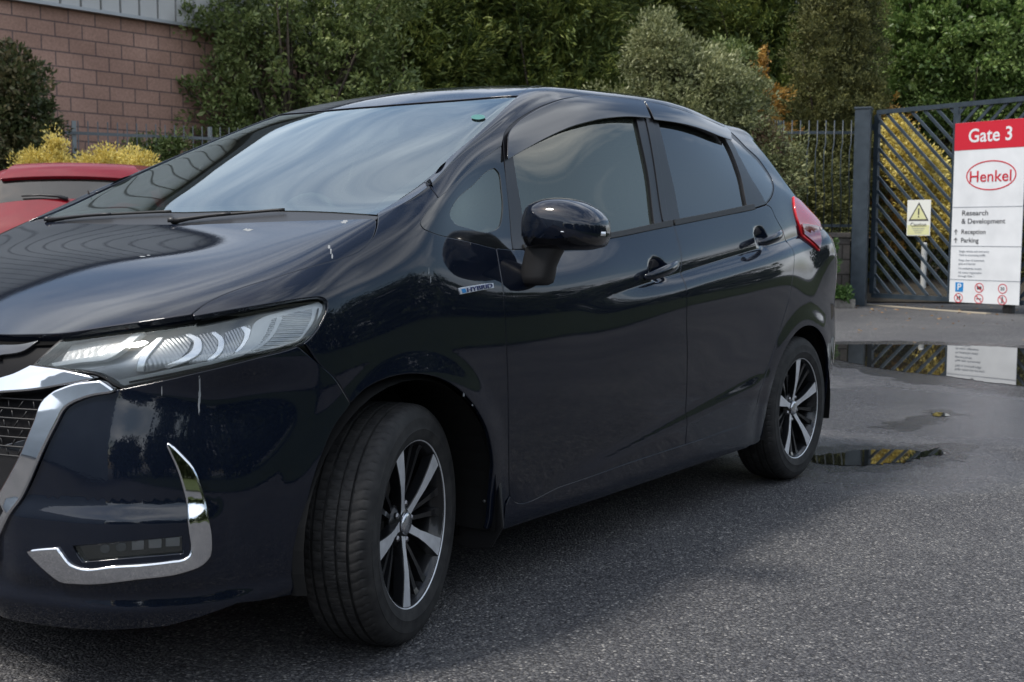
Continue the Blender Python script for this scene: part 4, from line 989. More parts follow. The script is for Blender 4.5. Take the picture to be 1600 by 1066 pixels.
def plant(name, label, cat, base, blobs, m, nclump, nleaf, lsize, aspect=.5, style='broad', spread=.28, seed=0, trunk=.08, group=None, limbs=14, core=12, coresz=1.7):
    base = np.array(base, float)
    e = empty(name, tuple(base), YAW-math.pi/2); tag(e, label, cat, group)
    (V, Fc), C = crown_mesh([(np.array(c), r) for c, r in blobs], nclump, nleaf, lsize, aspect, style, spread, seed, .1, core, coresz)
    V = np.array(V)
    me = bpy.data.meshes.new('crown'); me.vertices.add(len(V)); me.vertices.foreach_set('co', V.astype(np.float32).ravel())
    me.loops.add(len(Fc)*3); me.polygons.add(len(Fc)); me.loops.foreach_set('vertex_index', Fc.astype(np.int32).ravel())
    me.polygons.foreach_set('loop_start', np.arange(0, len(Fc)*3, 3, dtype=np.int32)); me.update(); me.validate()
    me.materials.append(m); o = bpy.data.objects.new('crown', me); COL.objects.link(o); o.parent = e
    top = max(c[2]+r[2]*.5 for c, r in blobs); cx = np.mean([c[0] for c, r in blobs]); cy = np.mean([c[1] for c, r in blobs])
    bm = bmesh.new(); add_tube(bm, [(0, 0, -.05), (cx*.3, cy*.3, top*.35), (cx*.7, cy*.7, top*.7), (cx, cy, top)], [trunk, trunk*.8, trunk*.5, trunk*.15], 8)
    idx = np.random.default_rng(seed).choice(len(C), min(limbs, len(C)), replace=False)
    for k in idx:
        q = C[k]; h = min(max(q[2]*.45, .1), top*.8); b0 = np.array([cx*h/top*.8, cy*h/top*.8, h]); mid = (b0+q)/2+np.array([0, 0, -.05*np.linalg.norm(q-b0)])
        add_tube(bm, [b0, mid, q], [trunk*.38, trunk*.25, trunk*.07], 5)
    bm_obj('trunk', bm, BARK, e, smooth=True)
    return e
G_BROAD = leafmat('leaf_broad', (.055,.080,.022), (.12,.165,.048), (.24,.28,.10), .45)
G_DARKB = leafmat('leaf_rhododendron', (.035,.050,.018), (.075,.092,.034), (.14,.12,.055), .45)
G_CON = leafmat('leaf_conifer', (.028,.050,.012), (.078,.115,.024), (.20,.23,.05), .6, .2)
G_CON2 = leafmat('leaf_brown_conifer', (.036,.045,.014), (.080,.088,.027), (.155,.155,.047), .65, .15)
G_GREY = leafmat('leaf_grey_green', (.075,.090,.036), (.16,.18,.075), (.30,.31,.15), .45)
G_BEECH = leafmat('leaf_beech', (.045,.080,.018), (.10,.17,.040), (.24,.32,.10), .38)
G_YEL = leafmat('leaf_yellow', (.36,.27,.05), (.62,.49,.11), (.80,.70,.26), .5, .3)
G_ORG = leafmat('leaf_orange', (.24,.12,.025), (.42,.23,.05), (.55,.36,.10), .5, .3)
G_LIME = leafmat('leaf_lime', (.09,.11,.03), (.18,.21,.06), (.38,.36,.11), .5, .3)
def zt(py, D): return 1.034+(366-py)/F_PX*D
def W_(px, D): return px/F_PX*D
# bushes of the left border
plant('bush', 'dark reddish green bush in front of the pink block wall at far left', 'bush', wp(25, 16.6), [((0,0,2.5),(.62,.6,1.15)), ((.35,0,1.6),(.6,.5,.8)), ((-.5,0,1.9),(.7,.6,1.5))], G_DARKB, 380, 80, .075, .5, seed=1, spread=.17)
plant('bush', 'low lime green border bush behind the roof of the red car', 'bush', wp(150, 14.2), [((0,0,1.35),(.95,.45,.50)), ((-.9,0,1.25),(.7,.4,.45)), ((.8,.1,1.2),(.5,.4,.45))], G_LIME, 220, 60, .055, .5, seed=2, spread=.13)
plant('yellow_shrub', 'yellow flowering shrub with upright tips above the red car', 'shrub', wp(80, 13.8), [((-.17,0,1.85),(.20,.2,.13)), ((.08,0,2.0),(.10,.1,.22)), ((.12,0,1.75),(.16,.2,.14))], G_YEL, 80, 60, .034, .5, 'fluff', .12, 3, .02, limbs=8)
plant('yellow_shrub', 'wider mound of yellow shrub right of the upright yellow one', 'shrub', wp(187, 13.8), [((0,0,1.83),(.42,.3,.16)), ((-.28,0,1.78),(.2,.2,.13)), ((.30,0,1.74),(.14,.2,.12))], G_YEL, 130, 60, .034, .5, 'fluff', .12, 4, .02, limbs=8)
# loose broadleaf tree in front of wall end
plant('broadleaf_tree', 'loose light green tree covering the right end of the block wall', 'tree', wp(470, 20.5), [((0,0,3.6),(1.5,1.0,1.5)), ((-1.2,0,3.0),(.9,.8,1.1)), ((1.0,0,3.4),(1.0,.9,1.6)), ((-.4,0,4.8),(1.3,.9,.8)), ((.2,0,1.9),(1.6,.9,.9)), ((-1.7,-.1,4.5),(.8,.5,.35)), ((-2.3,-.1,3.9),(.45,.4,.25)), ((1.2,0,5.0),(.9,.7,.7))], G_BROAD, 620, 66, .085, .45, seed=5, spread=.22, trunk=.12, limbs=90, core=4)
plant('bush', 'small sprig of young leaves beside the railings under the loose tree', 'bush', wp(225, 18.2), [((0,0,2.1),(.35,.3,.45)), ((.4,0,2.3),(.3,.3,.3))], G_BROAD, 40, 40, .07, .5, seed=6, spread=.14, trunk=.02)
# conifers
for k, (px_, D_, r_, h_, lb, mm, sd) in enumerate([
    (640, 23.5, 2.0, 9.5, 'dark green conifer just right of the loose light green tree', G_CON, 11),
    (850, 24.5, 2.4, 10, 'broad dark conifer with sweeping sprays behind the car roof', G_CON, 12),
    (1010, 27.5, 2.2, 10.5, 'shaded dark conifer behind the grey green shrub', G_CON, 13),
    (1190, 26, 2.0, 10.5, 'dark conifer left of the brown column shaped one', G_CON, 14),
    (430, 26, 2.6, 9.5, 'tall dark conifer behind the loose light green tree', G_CON, 15),
    (1400, 30, 2.6, 9.5, 'dark conifer deep behind the beech at right', G_CON, 18),
    (1640, 30, 2.6, 9.0, 'dark conifer at the right edge behind the beech', G_CON, 19)]):
    bl = [((0,0,h_*f), (r_*(1.06-f*.35), r_*(1.06-f*.35), h_*.15)) for f in (.10,.22,.35,.48,.61,.74,.87)]
    plant('conifer_tree', lb, 'tree', wp(px_, D_), bl, mm, 1150, 100, .13, .22, 'conifer', .68, sd, .13, 'conifers behind the railings', limbs=20, core=16, coresz=2.0)
bl = [((0,0,h), (r, r, .75)) for h, r in ((.6,1.0),(1.3,1.05),(2.0,1.05),(2.7,1.0),(3.4,.96),(4.1,.92),(4.8,.85),(5.6,.7))]
plant('column_conifer', 'tall column shaped brownish conifer left of the gate post', 'tree', wp(1300, 21.5), bl, G_CON2, 1500, 75, .052, .4, 'fluff', .13, 16, .12, limbs=10)
plant('orange_conifer', 'orange tipped young conifer between grey green shrub and brown column conifer', 'tree', wp(1196, 21.0), [((0,0,3.1),(.38,.3,.75)), ((.05,0,2.2),(.6,.4,.8)), ((-.12,0,4.0),(.14,.14,.5))], G_ORG, 150, 60, .06, .35, 'conifer', .18, 17, .04)
# grey green shrub behind the car
plant('broadleaf_shrub', 'big grey green shrub with reddish tips rising behind the car roof', 'shrub', wp(1060, 17.2), [((0,0,2.7),(.95,.8,1.25)), ((-1.0,0,2.5),(.7,.6,.70)), ((-1.5,0,2.2),(.5,.6,.65)), ((-.35,0,3.6),(.5,.5,.6)), ((.65,-.1,2.5),(.75,.6,1.1)), ((.75,-.2,1.5),(.85,.6,.9)), ((1.3,-.2,1.9),(.42,.5,.75)), ((-.2,0,1.6),(1.4,.7,.7))], G_GREY, 1050, 85, .060, .42, seed=20, spread=.19, trunk=.08, limbs=30)
plant('broadleaf_shrub', 'pale green sprig shrub rising between dark conifers behind the big shrub', 'shrub', wp(1125, 20.5), [((0,0,3.9),(.55,.4,.45)), ((.1,0,3.2),(.6,.4,.6))], G_BROAD, 110, 60, .075, .45, seed=21, spread=.18, trunk=.04)
plant('broadleaf_shrub', 'reddish tipped shrub at the right foot of the big grey green shrub', 'shrub', wp(1195, 16.9), [((0,0,1.9),(.38,.3,.75)), ((.12,0,1.3),(.35,.3,.6))], leafmat('leaf_reddish', (.07,.06,.03), (.14,.12,.06), (.24,.15,.10), .45), 150, 60, .055, .42, seed=22, spread=.15, trunk=.03)
# plants by the retaining wall and beyond the gate
plant('wall_plant', 'small green plant growing in front of the grey block wall', 'plant', wp(1296, 16.9), [((0,0,.65),(.13,.12,.35)), ((.05,0,.2),(.3,.12,.12))], leafmat('leaf_fresh', (.03,.07,.015), (.06,.13,.03), (.12,.2,.06)), 40, 36, .07, .35, seed=23, spread=.09, trunk=.012)
plant('yellow_shrub', 'tall golden shrub seen through the diagonal gate bars', 'shrub', wp(1452, 20.5), [((-.45,0,2.3),(.36,.4,.55)), ((-.1,0,1.9),(.45,.4,.6)), ((.15,0,1.4),(.42,.4,.6)), ((-.6,0,2.75),(.2,.2,.35))], G_YEL, 300, 60, .07, .45, seed=24, spread=.16, trunk=.04)
plant('orange_conifer', 'orange conifer top just right of the gate post', 'tree', wp(1390, 21.2), [((0,0,2.9),(.28,.25,.6)), ((0,0,2.2),(.4,.3,.6)), ((-.02,0,1.4),(.45,.3,.7))], G_ORG, 130, 60, .06, .35, 'conifer', .17, 25, .03)
plant('beech_tree', 'bright green beech hanging over the gate from the upper right', 'tree', wp(1500, 23), [((0,0,4.7),(1.7,1.2,1.3)), ((-.95,0,4.2),(.75,.8,1.5)), ((1.6,0,4.3),(1.5,1.1,1.3)), ((.4,0,3.5),(2.0,1.0,.8)), ((-.3,0,5.7),(1.1,.8,.8))], G_BEECH, 760, 90, .095, .55, seed=26, spread=.27, trunk=.12, limbs=30)
plant('hedge', 'olive green hedge behind the diagonal gate bars', 'hedge', wp(1470, 22), [((-1.2,0,.9),(.9,.5,1.3)), ((0,.1,1.0),(1.1,.5,1.7)), ((1.2,.1,1.0),(1.0,.5,1.7)), ((2.4,.1,1.0),(1.0,.5,1.7))], G_CON2, 520, 70, .08, .4, seed=27, spread=.24, trunk=.04)
plant('hedge', 'dark ivy covered bank behind the plain railings right of the car', 'hedge', wp(1230, 19.4), [((-.6,0,1.3),(.9,.4,1.0)), ((.3,0,1.3),(.9,.4,1.1))], G_CON2, 260, 60, .07, .45, seed=28, spread=.2, trunk=.03)

# ---- buildings
def brickmat(name, c1_, c2_, mort, bw, bh, off=.5, mort_s=.012):
    m = mat(name, c1_, .85, 0, .25); b = N(m, 'ShaderNodeTexBrick'); b.inputs['Scale'].default_value = 1
    b.inputs['Color1'].default_value = (*c1_, 1); b.inputs['Color2'].default_value = (*c2_, 1); b.inputs['Mortar'].default_value = (*mort, 1)
    b.inputs['Mortar Size'].default_value = mort_s; b.inputs['Brick Width'].default_value = bw; b.inputs['Row Height'].default_value = bh; b.inputs['Mortar Smooth'].default_value = .1; b.inputs['Bias'].default_value = .0
    co = coords(m); mpn = N(m, 'ShaderNodeMapping'); mpn.inputs['Rotation'].default_value = (R(-90), 0, 0); LK(m, co, mpn.inputs['Vector']); LK(m, mpn.outputs[0], b.inputs['Vector'])
    n = N(m, 'ShaderNodeTexNoise', Scale=22., Detail=8., Roughness=.75); LK(m, co, n.inputs['Vector'])
    nb = N(m, 'ShaderNodeTexNoise', Scale=.9, Detail=5.); LK(m, co, nb.inputs['Vector'])
    mu = N(m, 'ShaderNodeMixRGB', blend_type='MULTIPLY'); mu.inputs[0].default_value = 1; LK(m, b.outputs['Color'], mu.inputs[1]); LK(m, ramp(m, n.outputs['Fac'], [(.3, (.72,.72,.72)), (.7, (1.2,1.2,1.2))]), mu.inputs[2])
    mu2 = N(m, 'ShaderNodeMixRGB', blend_type='MULTIPLY'); mu2.inputs[0].default_value = 1; LK(m, mu.outputs[0], mu2.inputs[1]); LK(m, ramp(m, nb.outputs['Fac'], [(.35, (.82,.80,.80)), (.65, (1.1,1.1,1.1))]), mu2.inputs[2])
    LK(m, mu2.outputs[0], bsdf(m).inputs['Base Color'])
    iv = N(m, 'ShaderNodeMath', operation='SUBTRACT'); iv.inputs[0].default_value = 1; LK(m, b.outputs['Fac'], iv.inputs[1]); b_ = bump(m, iv.outputs[0], .8, .008); LK(m, bump(m, n.outputs['Fac'], .5, .004, b_), bsdf(m).inputs['Normal'])
    return m
PINK = brickmat('pink_block', (.36,.225,.175), (.31,.19,.145), (.15,.105,.095), .45, .225)
GREYB = brickmat('grey_block', (.15,.135,.125), (.12,.11,.10), (.06,.055,.05), .45, .225)
def cladding(name, c, pitch=.2):
    m = mat(name, c, .5, .2, .4); w = N(m, 'ShaderNodeTexNoise', Scale=.5, Detail=5.); LK(m, coords(m), w.inputs['Vector']); LK(m, ramp(m, w.outputs['Fac'], [(.3, tuple(x*.85 for x in c)), (.7, tuple(x*1.12 for x in c))]), bsdf(m).inputs['Base Color']); return m
CLAD = cladding('grey_cladding', (.42,.42,.41)); CLAD2 = cladding('pale_cladding', (.55,.58,.60)); CLAD3 = cladding('dark_cladding', (.06,.065,.07))
def corrug(bm, L_, z0, z1, y, pitch=.20, dep=.035, vertical=True, groove=False):
    """trapezoid sheet along +x at y, from z0 to z1"""
    if vertical:
        xs = []; n = int(L_/pitch)
        for i in range(n):
            x = i*pitch
            if groove: xs += [(x, 0), (x+pitch*.03, dep), (x+pitch*.09, dep), (x+pitch*.12, 0)]; continue
            xs += [(x, 0), (x+pitch*.42, 0), (x+pitch*.55, -dep), (x+pitch*.87, -dep)]
        xs.append((n*pitch, 0)); a = [bm.verts.new((x, y+d, z0)) for x, d in xs]; b = [bm.verts.new((x, y+d, z1)) for x, d in xs]
        for i in range(len(a)-1): bm.faces.new((a[i], a[i+1], b[i+1], b[i]))
    else:
        zs = []; z = z0
        while z < z1: zs += [(z, 0), (z+pitch*.5, 0), (z+pitch*.6, -dep), (z+pitch*.9, -dep)]; z += pitch
        a = [bm.verts.new((0, y+d, z)) for z, d in zs]; b = [bm.verts.new((L_, y+d, z)) for z, d in zs]
        for i in range(len(a)-1): bm.faces.new((a[i], b[i], b[i+1], a[i+1]))
P0 = wp(25, 18.0); P1 = wp(330, 20.6); dv = (P1-P0)[:2]; ang = math.atan2(dv[1], dv[0]); Lw = np.linalg.norm(dv); du = dv/Lw
org = P0[:2]-du*22.0
bld = empty('warehouse', (org[0], org[1], 0), ang); tag(bld, 'warehouse with pink block wall and grey corrugated cladding above at upper left', 'building')
bm = bmesh.new(); add_box(bm, (38, .15, 2.29), (76, .3, 4.58)); bm_obj('block_wall', bm, PINK, bld)
bm = bmesh.new(); corrug(bm, 76, 4.50, 8.5, -.05, .34, .05, groove=True); cl = bm_obj('cladding', bm, CLAD, bld)
bm = bmesh.new(); add_box(bm, (38, -.06, 4.51), (76, .14, .05)); bm_obj('flashing', bm, mat('flashing', (.30,.31,.32), .4, .5), cl)
bm = bmesh.new(); add_box(bm, (38, 8.2, 4.25), (76, 15.8, 8.4)); bm_obj('rear_volume', bm, CLAD, bld)
bm = bmesh.new(); add_box(bm, (38, 8, 8.6), (76.4, 16.6, .2)); bm_obj('roof', bm, CLAD3, bld)
b2 = wp(1560, 44); bld2 = empty('warehouse', (b2[0], b2[1], 0), YAW-math.pi/2+.15); tag(bld2, 'pale clad warehouse showing through trees at the top right corner', 'building')
bm = bmesh.new(); corrug(bm, 26, 0, 12.5, 0, .33, .05); o = bm_obj('cladding', bm, CLAD2, bld2); o.location = (-6, 0, 0)
bm = bmesh.new(); add_box(bm, (7, 6.2, 6.2), (26, 12, 12.4)); bm_obj('rear_volume', bm, CLAD2, bld2)
# ---- retaining wall, bank
wl = wp(940, 17.9); wr = wp(1329, 17.75); dv = (wr-wl)[:2]; Lr = np.linalg.norm(dv); ar = math.atan2(dv[1], dv[0])
bm = bmesh.new(); add_box(bm, (Lr/2, .15, .5), (Lr, .3, 1.0), bev=.01); add_box(bm, (Lr/2, .15, 1.04), (Lr, .36, .075), bev=.01)
rw = bm_obj('retaining_wall', bm, GREYB); rw.location = (wl[0], wl[1], 0); rw.rotation_euler = (0, 0, ar); tag(rw, 'low grey block retaining wall under the plain railings', 'wall')
KERB = mat('kerb_concrete', (.20,.185,.165), .85); _n = N(KERB, 'ShaderNodeTexNoise', Scale=25., Detail=6.); LK(KERB, coords(KERB), _n.inputs['Vector']); LK(KERB, ramp(KERB, _n.outputs['Fac'], [(.3,(.13,.12,.105)),(.7,(.26,.24,.215))]), bsdf(KERB).inputs['Base Color'])
ka = wp(1080, 17.1); kb = wp(1338, 16.95); dv = (kb-ka)[:2]; Lk = np.linalg.norm(dv)
bm = bmesh.new(); add_box(bm, (Lk/2, 0, .06), (Lk, .16, .13), bev=.015); ke = bm_obj('kerb', bm, KERB); ke.location = (ka[0], ka[1], 0); ke.rotation_euler = (0, 0, math.atan2(dv[1], dv[0])); tag(ke, 'concrete kerb', 'kerb', kind='structure')
SOIL = mat('bank_soil', (.05,.038,.026), .95); _n = N(SOIL, 'ShaderNodeTexNoise', Scale=9., Detail=9., Roughness=.8); LK(SOIL, coords(SOIL), _n.inputs['Vector']); LK(SOIL, ramp(SOIL, _n.outputs['Fac'], [(.3,(.02,.016,.01)),(.55,(.055,.042,.026)),(.7,(.09,.10,.035))]), bsdf(SOIL).inputs['Base Color']); LK(SOIL, bump(SOIL, _n.outputs['Fac'], 1., .12), bsdf(SOIL).inputs['Normal'])
def sheet(name, pts, m, label, cat, kind='structure'):
    bm = bmesh.new(); bm.faces.new([bm.verts.new(p) for p in pts]); bmesh.ops.recalc_face_normals(bm, faces=bm.faces)
    o = bm_obj(name, bm, m); tag(o, label, cat, kind=kind); return o
a, b_, c, d = wp(-400, 17.2), wp(1327, 17.95), wp(1500, 34), wp(-500, 34)
sheet('raised_bank', [(a[0],a[1],.85),(b_[0],b_[1],.95),(c[0],c[1],1.3),(d[0],d[1],1.3)], SOIL, 'planted bank', 'ground')
a, b_, c, d = wp(1352, 18.2), wp(2000, 17.6), wp(2100, 40), wp(1352, 40)
sheet('soil_bed', [(a[0],a[1],.02),(b_[0],b_[1],.02),(c[0],c[1],1.4),(d[0],d[1],1.4)], SOIL, 'leaf littered soil beyond the gate', 'ground')
a, b_ = gnd(1352, 476.5), gnd(1545, 491)
dv = (b_-a)[:2]; Lk = np.linalg.norm(dv); bm = bmesh.new(); add_box(bm, (Lk/2, 0, .005), (Lk, .10, .016)); ke = bm_obj('kerb', bm, mat('flush_kerb', (.33,.29,.22), .8)); ke.location = (a[0], a[1], 0); ke.rotation_euler = (0, 0, math.atan2(dv[1], dv[0])); tag(ke, 'flush pale kerb strip under the gate', 'kerb', kind='structure')

# ---- railings and gate
STEEL = mat('blue_grey_steel', (.022,.034,.048), .42, 0, .5); _n = N(STEEL, 'ShaderNodeTexNoise', Scale=8., Detail=6.); LK(STEEL, coords(STEEL), _n.inputs['Vector']); LK(STEEL, ramp(STEEL, _n.outputs['Fac'], [(.3,(.016,.026,.036)),(.7,(.034,.048,.062))]), bsdf(STEEL).inputs['Base Color'])
STEELG = mat('galvanised_steel', (.10,.115,.125), .5, .3)
def railing(name, label, A, B, z0, z1, pitch, m, kink=True, post_every=2.4, postm=None):
    A, B = np.array(A), np.array(B); dv = (B-A)[:2]; L_ = np.linalg.norm(dv); e = empty(name, (A[0], A[1], 0), math.atan2(dv[1], dv[0])); tag(e, label, 'fence', 'railings round the yard')
    bm = bmesh.new(); n = int(L_/pitch)
    for i in range(n+1):
        x = i*pitch
        pts = [(x, 0, z0), (x, 0, z0+(z1-z0)*.38), (x, -.07, z0+(z1-z0)*.46), (x, -.07, z0+(z1-z0)*.72), (x, 0, z0+(z1-z0)*.80), (x, 0, z1)] if kink else [(x, 0, z0), (x, 0, z1)]
        if kink: pts = [(x-(.035 if abs(p[1]) > .01 else 0), p[1], p[2]) for p in pts]
        add_tube(bm, pts, .0085, 6)
    bars = bm_obj('bars', bm, m, e, smooth=True)
    for zz_ in (z0+.10, z1-.18):
        bm = bmesh.new(); add_box(bm, (L_/2, 0, zz_), (L_, .012, .045)); bm_obj('rail', bm, m, e)
    k = 0
    while k*post_every < L_:
        bm = bmesh.new(); add_box(bm, (k*post_every+.05, .05, (z1)/2), (.06, .06, z1)); bm_obj('post', bm, postm or m, e); k += 1
railing('railings', 'plain upright railings on the low wall right of the car', wp(960, 17.95), wp(1331, 17.8), 1.08, 2.74, .125, STEEL)
railing('railings', 'grey upright railings before the pink block wall at left', wp(-120, 16.6), wp(470, 19.2), .85, 2.68, .14, STEELG, False, 2.0, mat('post_galv', (.22,.25,.26), .5, .3))
# gate post
pp = wp(1344, 17.45); bm = bmesh.new(); add_box(bm, (0, 0, 1.43), (.24, .22, 2.86), bev=.012); add_box(bm, (0, 0, 2.875), (.262, .242, .03), bev=.006)
gp = bm_obj('gate_post', bm, STEEL); gp.location = tuple(pp); gp.rotation_euler = (0, 0, R(12)); tag(gp, 'thick square blue grey steel post carrying the gate', 'gate post')
# gate leaf : runs from the hinge towards the camera's right
GA = wp(1366, 17.55); GB = wp(1600, 15.70); dv = (GB-GA)[:2]; Lg1 = np.linalg.norm(dv); gd = dv/Lg1; ga = math.atan2(gd[1], gd[0])
gate = empty('metal_gate', (GA[0], GA[1], 0), ga); tag(gate, 'blue grey metal gate with diagonal bars standing open behind the sign', 'gate')
mid = np.linalg.norm((wp(1489, 16.53)-GA)[:2]); Lg = mid*2+.05
z0, z1 = .15, 2.83
bm = bmesh.new()
add_box(bm, (Lg/2, 0, z1), (Lg, .06, .065)); add_box(bm, (Lg/2, 0, z0), (Lg, .06, .065))
for x in (0, mid, Lg): add_box(bm, (x, 0, (z0+z1)/2), (.075, .058, z1-z0-.066))
bm_obj('gate_frame', bm, STEEL, gate)
bm = bmesh.new(); bp = .205
def clipseg(x0, x1, zz0, zz1, c, sl):
    # line z = c + sl*(x-x0) inside the box
    pts = []
    for x in (x0, x1):
        z = c+sl*(x-x0)
        if zz0 <= z <= zz1: pts.append((x, z))
    for z in (zz0, zz1):
        x = x0+(z-c)/sl
        if x0 < x < x1: pts.append((x, z))
    return pts[:2] if len(pts) >= 2 else None
for x0, x1, sl in ((.038, mid-.038, -1.), (mid+.038, Lg-.038, 1.)):
    for c in np.arange(-2, 6, bp):
        s_ = clipseg(x0, x1, z0+.033, z1-.033, c, sl)
        if s_:
            (xa, za), (xb, zb) = s_; Ls = math.hypot(xb-xa, zb-za)
            if Ls < .05: continue
            add_box(bm, ((xa+xb)/2, 0, (za+zb)/2), (Ls, .025, .042), Matrix.Rotation(-math.atan2(zb-za, xb-xa), 3, 'Y') if False else None) if False else None
            q = bmesh.ops.create_cube(bm, size=1)['verts']; bmesh.ops.scale(bm, vec=(Ls, .025, .040), verts=q); bmesh.ops.rotate(bm, cent=(0,0,0), matrix=Matrix.Rotation(-math.atan2(zb-za, xb-xa), 3, 'Y'), verts=q); bmesh.ops.translate(bm, vec=((xa+xb)/2, 0, (za+zb)/2), verts=q)
bm_obj('diagonal_bars', bm, STEEL, gate)
bm = bmesh.new()
for z in (2.62, .45): add_tube(bm, [(-.14, 0, z), (-.02, 0, z)], .022, 8); add_box(bm, (-.05, -.0, z), (.05, .08, .09))
bm_obj('hinge', bm, STEEL, gate)
bm = bmesh.new(); xq = np.linalg.norm((wp(1585, 15.85)-GA)[:2]); add_box(bm, (xq, -.02, .075), (.13, .09, .15), bev=.01); add_tube(bm, [(xq-.02, -.07, .05), (xq-.02, .03, .05)], .05, 14); bm_obj('ground_wheel', bm, BLACK, gate)
# white bollard behind the gate
q = wp(1445, 20.2); bm = bmesh.new(); add_tube(bm, [(0,0,0), (0,0,.72)], .045, 12); add_tube(bm, [(0,0,.72), (0,0,.90), (0,0,.92)], [.048,.048,.03], 12)
bo = bm_obj('bollard', bm, mat('white_post', (.45,.46,.45), .6)); bo.location = tuple(q); tag(bo, 'short pale post standing in the soil behind the gate', 'bollard')

# ---- signs
WHITE = mat('sign_white', (.62,.64,.66), .35); _n = N(WHITE, 'ShaderNodeTexNoise', Scale=3., Detail=6.); LK(WHITE, coords(WHITE), _n.inputs['Vector']); LK(WHITE, ramp(WHITE, _n.outputs['Fac'], [(.3,(.58,.60,.62)),(.6,(.66,.68,.70))]), bsdf(WHITE).inputs['Base Color'])
RED = mat('sign_red', (.50,.018,.035), .35); DARKT = mat('sign_text', (.05,.05,.055), .5); BLUE = mat('sign_blue', (.02,.20,.50), .35); YELS = mat('sign_yellow', (.60,.60,.33), .4); RULE = mat('sign_rule', (.28,.30,.33), .5)
def text_mesh(name, s, size, m, parent, x, z, y=-.010, bold=0., align='LEFT', sx_=1.):
    cu = bpy.data.curves.new('t', 'FONT'); cu.body = s; cu.size = size; cu.align_x = align; cu.offset = bold*size; cu.extrude = .0012; cu.resolution_u = 3
    o = bpy.data.objects.new('t', cu); COL.objects.link(o); bpy.context.view_layer.update()
    me = bpy.data.meshes.new_from_object(o.evaluated_get(bpy.context.evaluated_depsgraph_get())); bpy.data.objects.remove(o); bpy.data.curves.remove(cu)
    me.transform(Matrix.Rotation(R(90), 4, 'X')@Matrix.Diagonal((sx_, 1, 1, 1))); me.name = name; me.materials.clear(); me.materials.append(m)
    t = bpy.data.objects.new(name, me); COL.objects.link(t); t.parent = parent; t.location = (x, y, z); return t
def ring_mesh(name, cx, cz, rx, rz, w, m, parent, y=-.008, full=False, seg=48):
    bm = bmesh.new(); a = [2*math.pi*k/seg for k in range(seg)]
    o = [bm.verts.new((cx+rx*math.cos(t), y, cz+rz*math.sin(t))) for t in a]
    if full: bm.faces.new(o)
    else:
        i = [bm.verts.new((cx+(rx-w)*math.cos(t), y, cz+(rz-w)*math.sin(t))) for t in a]
        for k in range(seg): bm.faces.new((o[k], o[(k+1) % seg], i[(k+1) % seg], i[k]))
    g = bmesh.ops.extrude_face_region(bm, geom=bm.faces[:]); bmesh.ops.translate(bm, vec=(0, .002, 0), verts=[v for v in g['geom'] if isinstance(v, bmesh.types.BMVert)])
    bmesh.ops.recalc_face_normals(bm, faces=bm.faces)
    return bm_obj(name, bm, m, parent)
def rect(name, x0, x1, z0_, z1_, m, parent, y=-.006, t=.003, rot=0):
    bm = bmesh.new(); add_box(bm, (0, 0, 0), (x1-x0, t, z1_-z0_)); o = bm_obj(name, bm, m, parent); o.location = ((x0+x1)/2, y, (z0_+z1_)/2); o.rotation_euler = (0, rot, 0); return o
SA = wp(1491.5, 16.48); SB = wp(1601.5, 15.66); dv = (SB-SA)[:2]; SWd = np.linalg.norm(dv); nrm_ = np.array([gd[1], -gd[0]]);
SA[:2] += nrm_*.07
sign = empty('gate_sign', (SA[0], SA[1], 0), math.atan2(dv[1], dv[0])); tag(sign, 'tall white board with red Gate 3 header fixed to the gate', 'sign')
zb, ztp = .12, 2.57
bm = bmesh.new(); add_box(bm, (SWd/2, 0, (zb+ztp)/2), (SWd, .010, ztp-zb), bev=.002); bm_obj('board', bm, WHITE, sign)
def zsg(v): return ztp-(v-152)/(918-152)*(ztp-zb)       # v: row in the zoomed photograph along the left edge
def xsg(u): return (u-826)/(1122-826)*SWd
rect('header_band', .001, SWd-.001, zsg(268), ztp-.001, RED, sign, -.0068)
text_mesh('header_text', 'Gate 3', .255, WHITE, sign, xsg(884), zsg(240)+.012, -.0095, .014, sx_=.93)
ring_mesh('logo_ring', xsg(986), zsg(385)+.02, .365, .20, .016, RED, sign, -.008)
text_mesh('logo_text', 'Henkel', .215, RED, sign, xsg(893), zsg(398)-.02, -.0095, .004, sx_=1.02)
for v in (510, 676, 820): rect('rule', .0, SWd-.0, zsg(v)-.005, zsg(v)+.005, RULE, sign, -.0065)
text_mesh('board_text', 'Research', .098, DARKT, sign, xsg(868), zsg(545), -.008, .004, sx_=1.1)
text_mesh('board_text', '& Development', .098, DARKT, sign, xsg(868), zsg(580), -.008, .004, sx_=1.03)
text_mesh('board_text', 'Reception', .088, DARKT, sign, xsg(868), zsg(624), -.008, .004, sx_=1.03)
text_mesh('board_text', 'Parking', .088, DARKT, sign, xsg(868), zsg(660), -.008, .004, sx_=1.03)
for v in (620, 656):
    bm = bmesh.new(); x = xsg(846); z = zsg(v)+.012
    for q in ([(x-.006, z-.035), (x+.006, z-.035), (x+.006, z+.03), (x-.006, z+.03)], [(x-.028, z+.006), (x-.022, z+.0), (x+.003, z+.034), (x, z+.042)], [(x+.028, z+.006), (x+.022, z+.0), (x-.003, z+.034), (x, z+.042)]):
        bm.faces.new([bm.verts.new((a_, -.0085, b__)) for a_, b__ in q])
    bm_obj('arrow', bm, DARKT, sign)
for v, s_ in ((702, 'Single vehicle exit and entry'), (718, 'Yield to oncoming traffic'), (740, 'Keep clear of automatic'), (755, 'gate and barrier'), (775, 'No pedestrian access'), (793, 'All visitor registration'), (808, 'through Gate 1')):
    text_mesh('board_text', s_, .040, RULE, sign, xsg(862), zsg(v), -.008, 0)
rect('parking_symbol', xsg(852), xsg(886), zsg(872), zsg(832), BLUE, sign, -.0068)
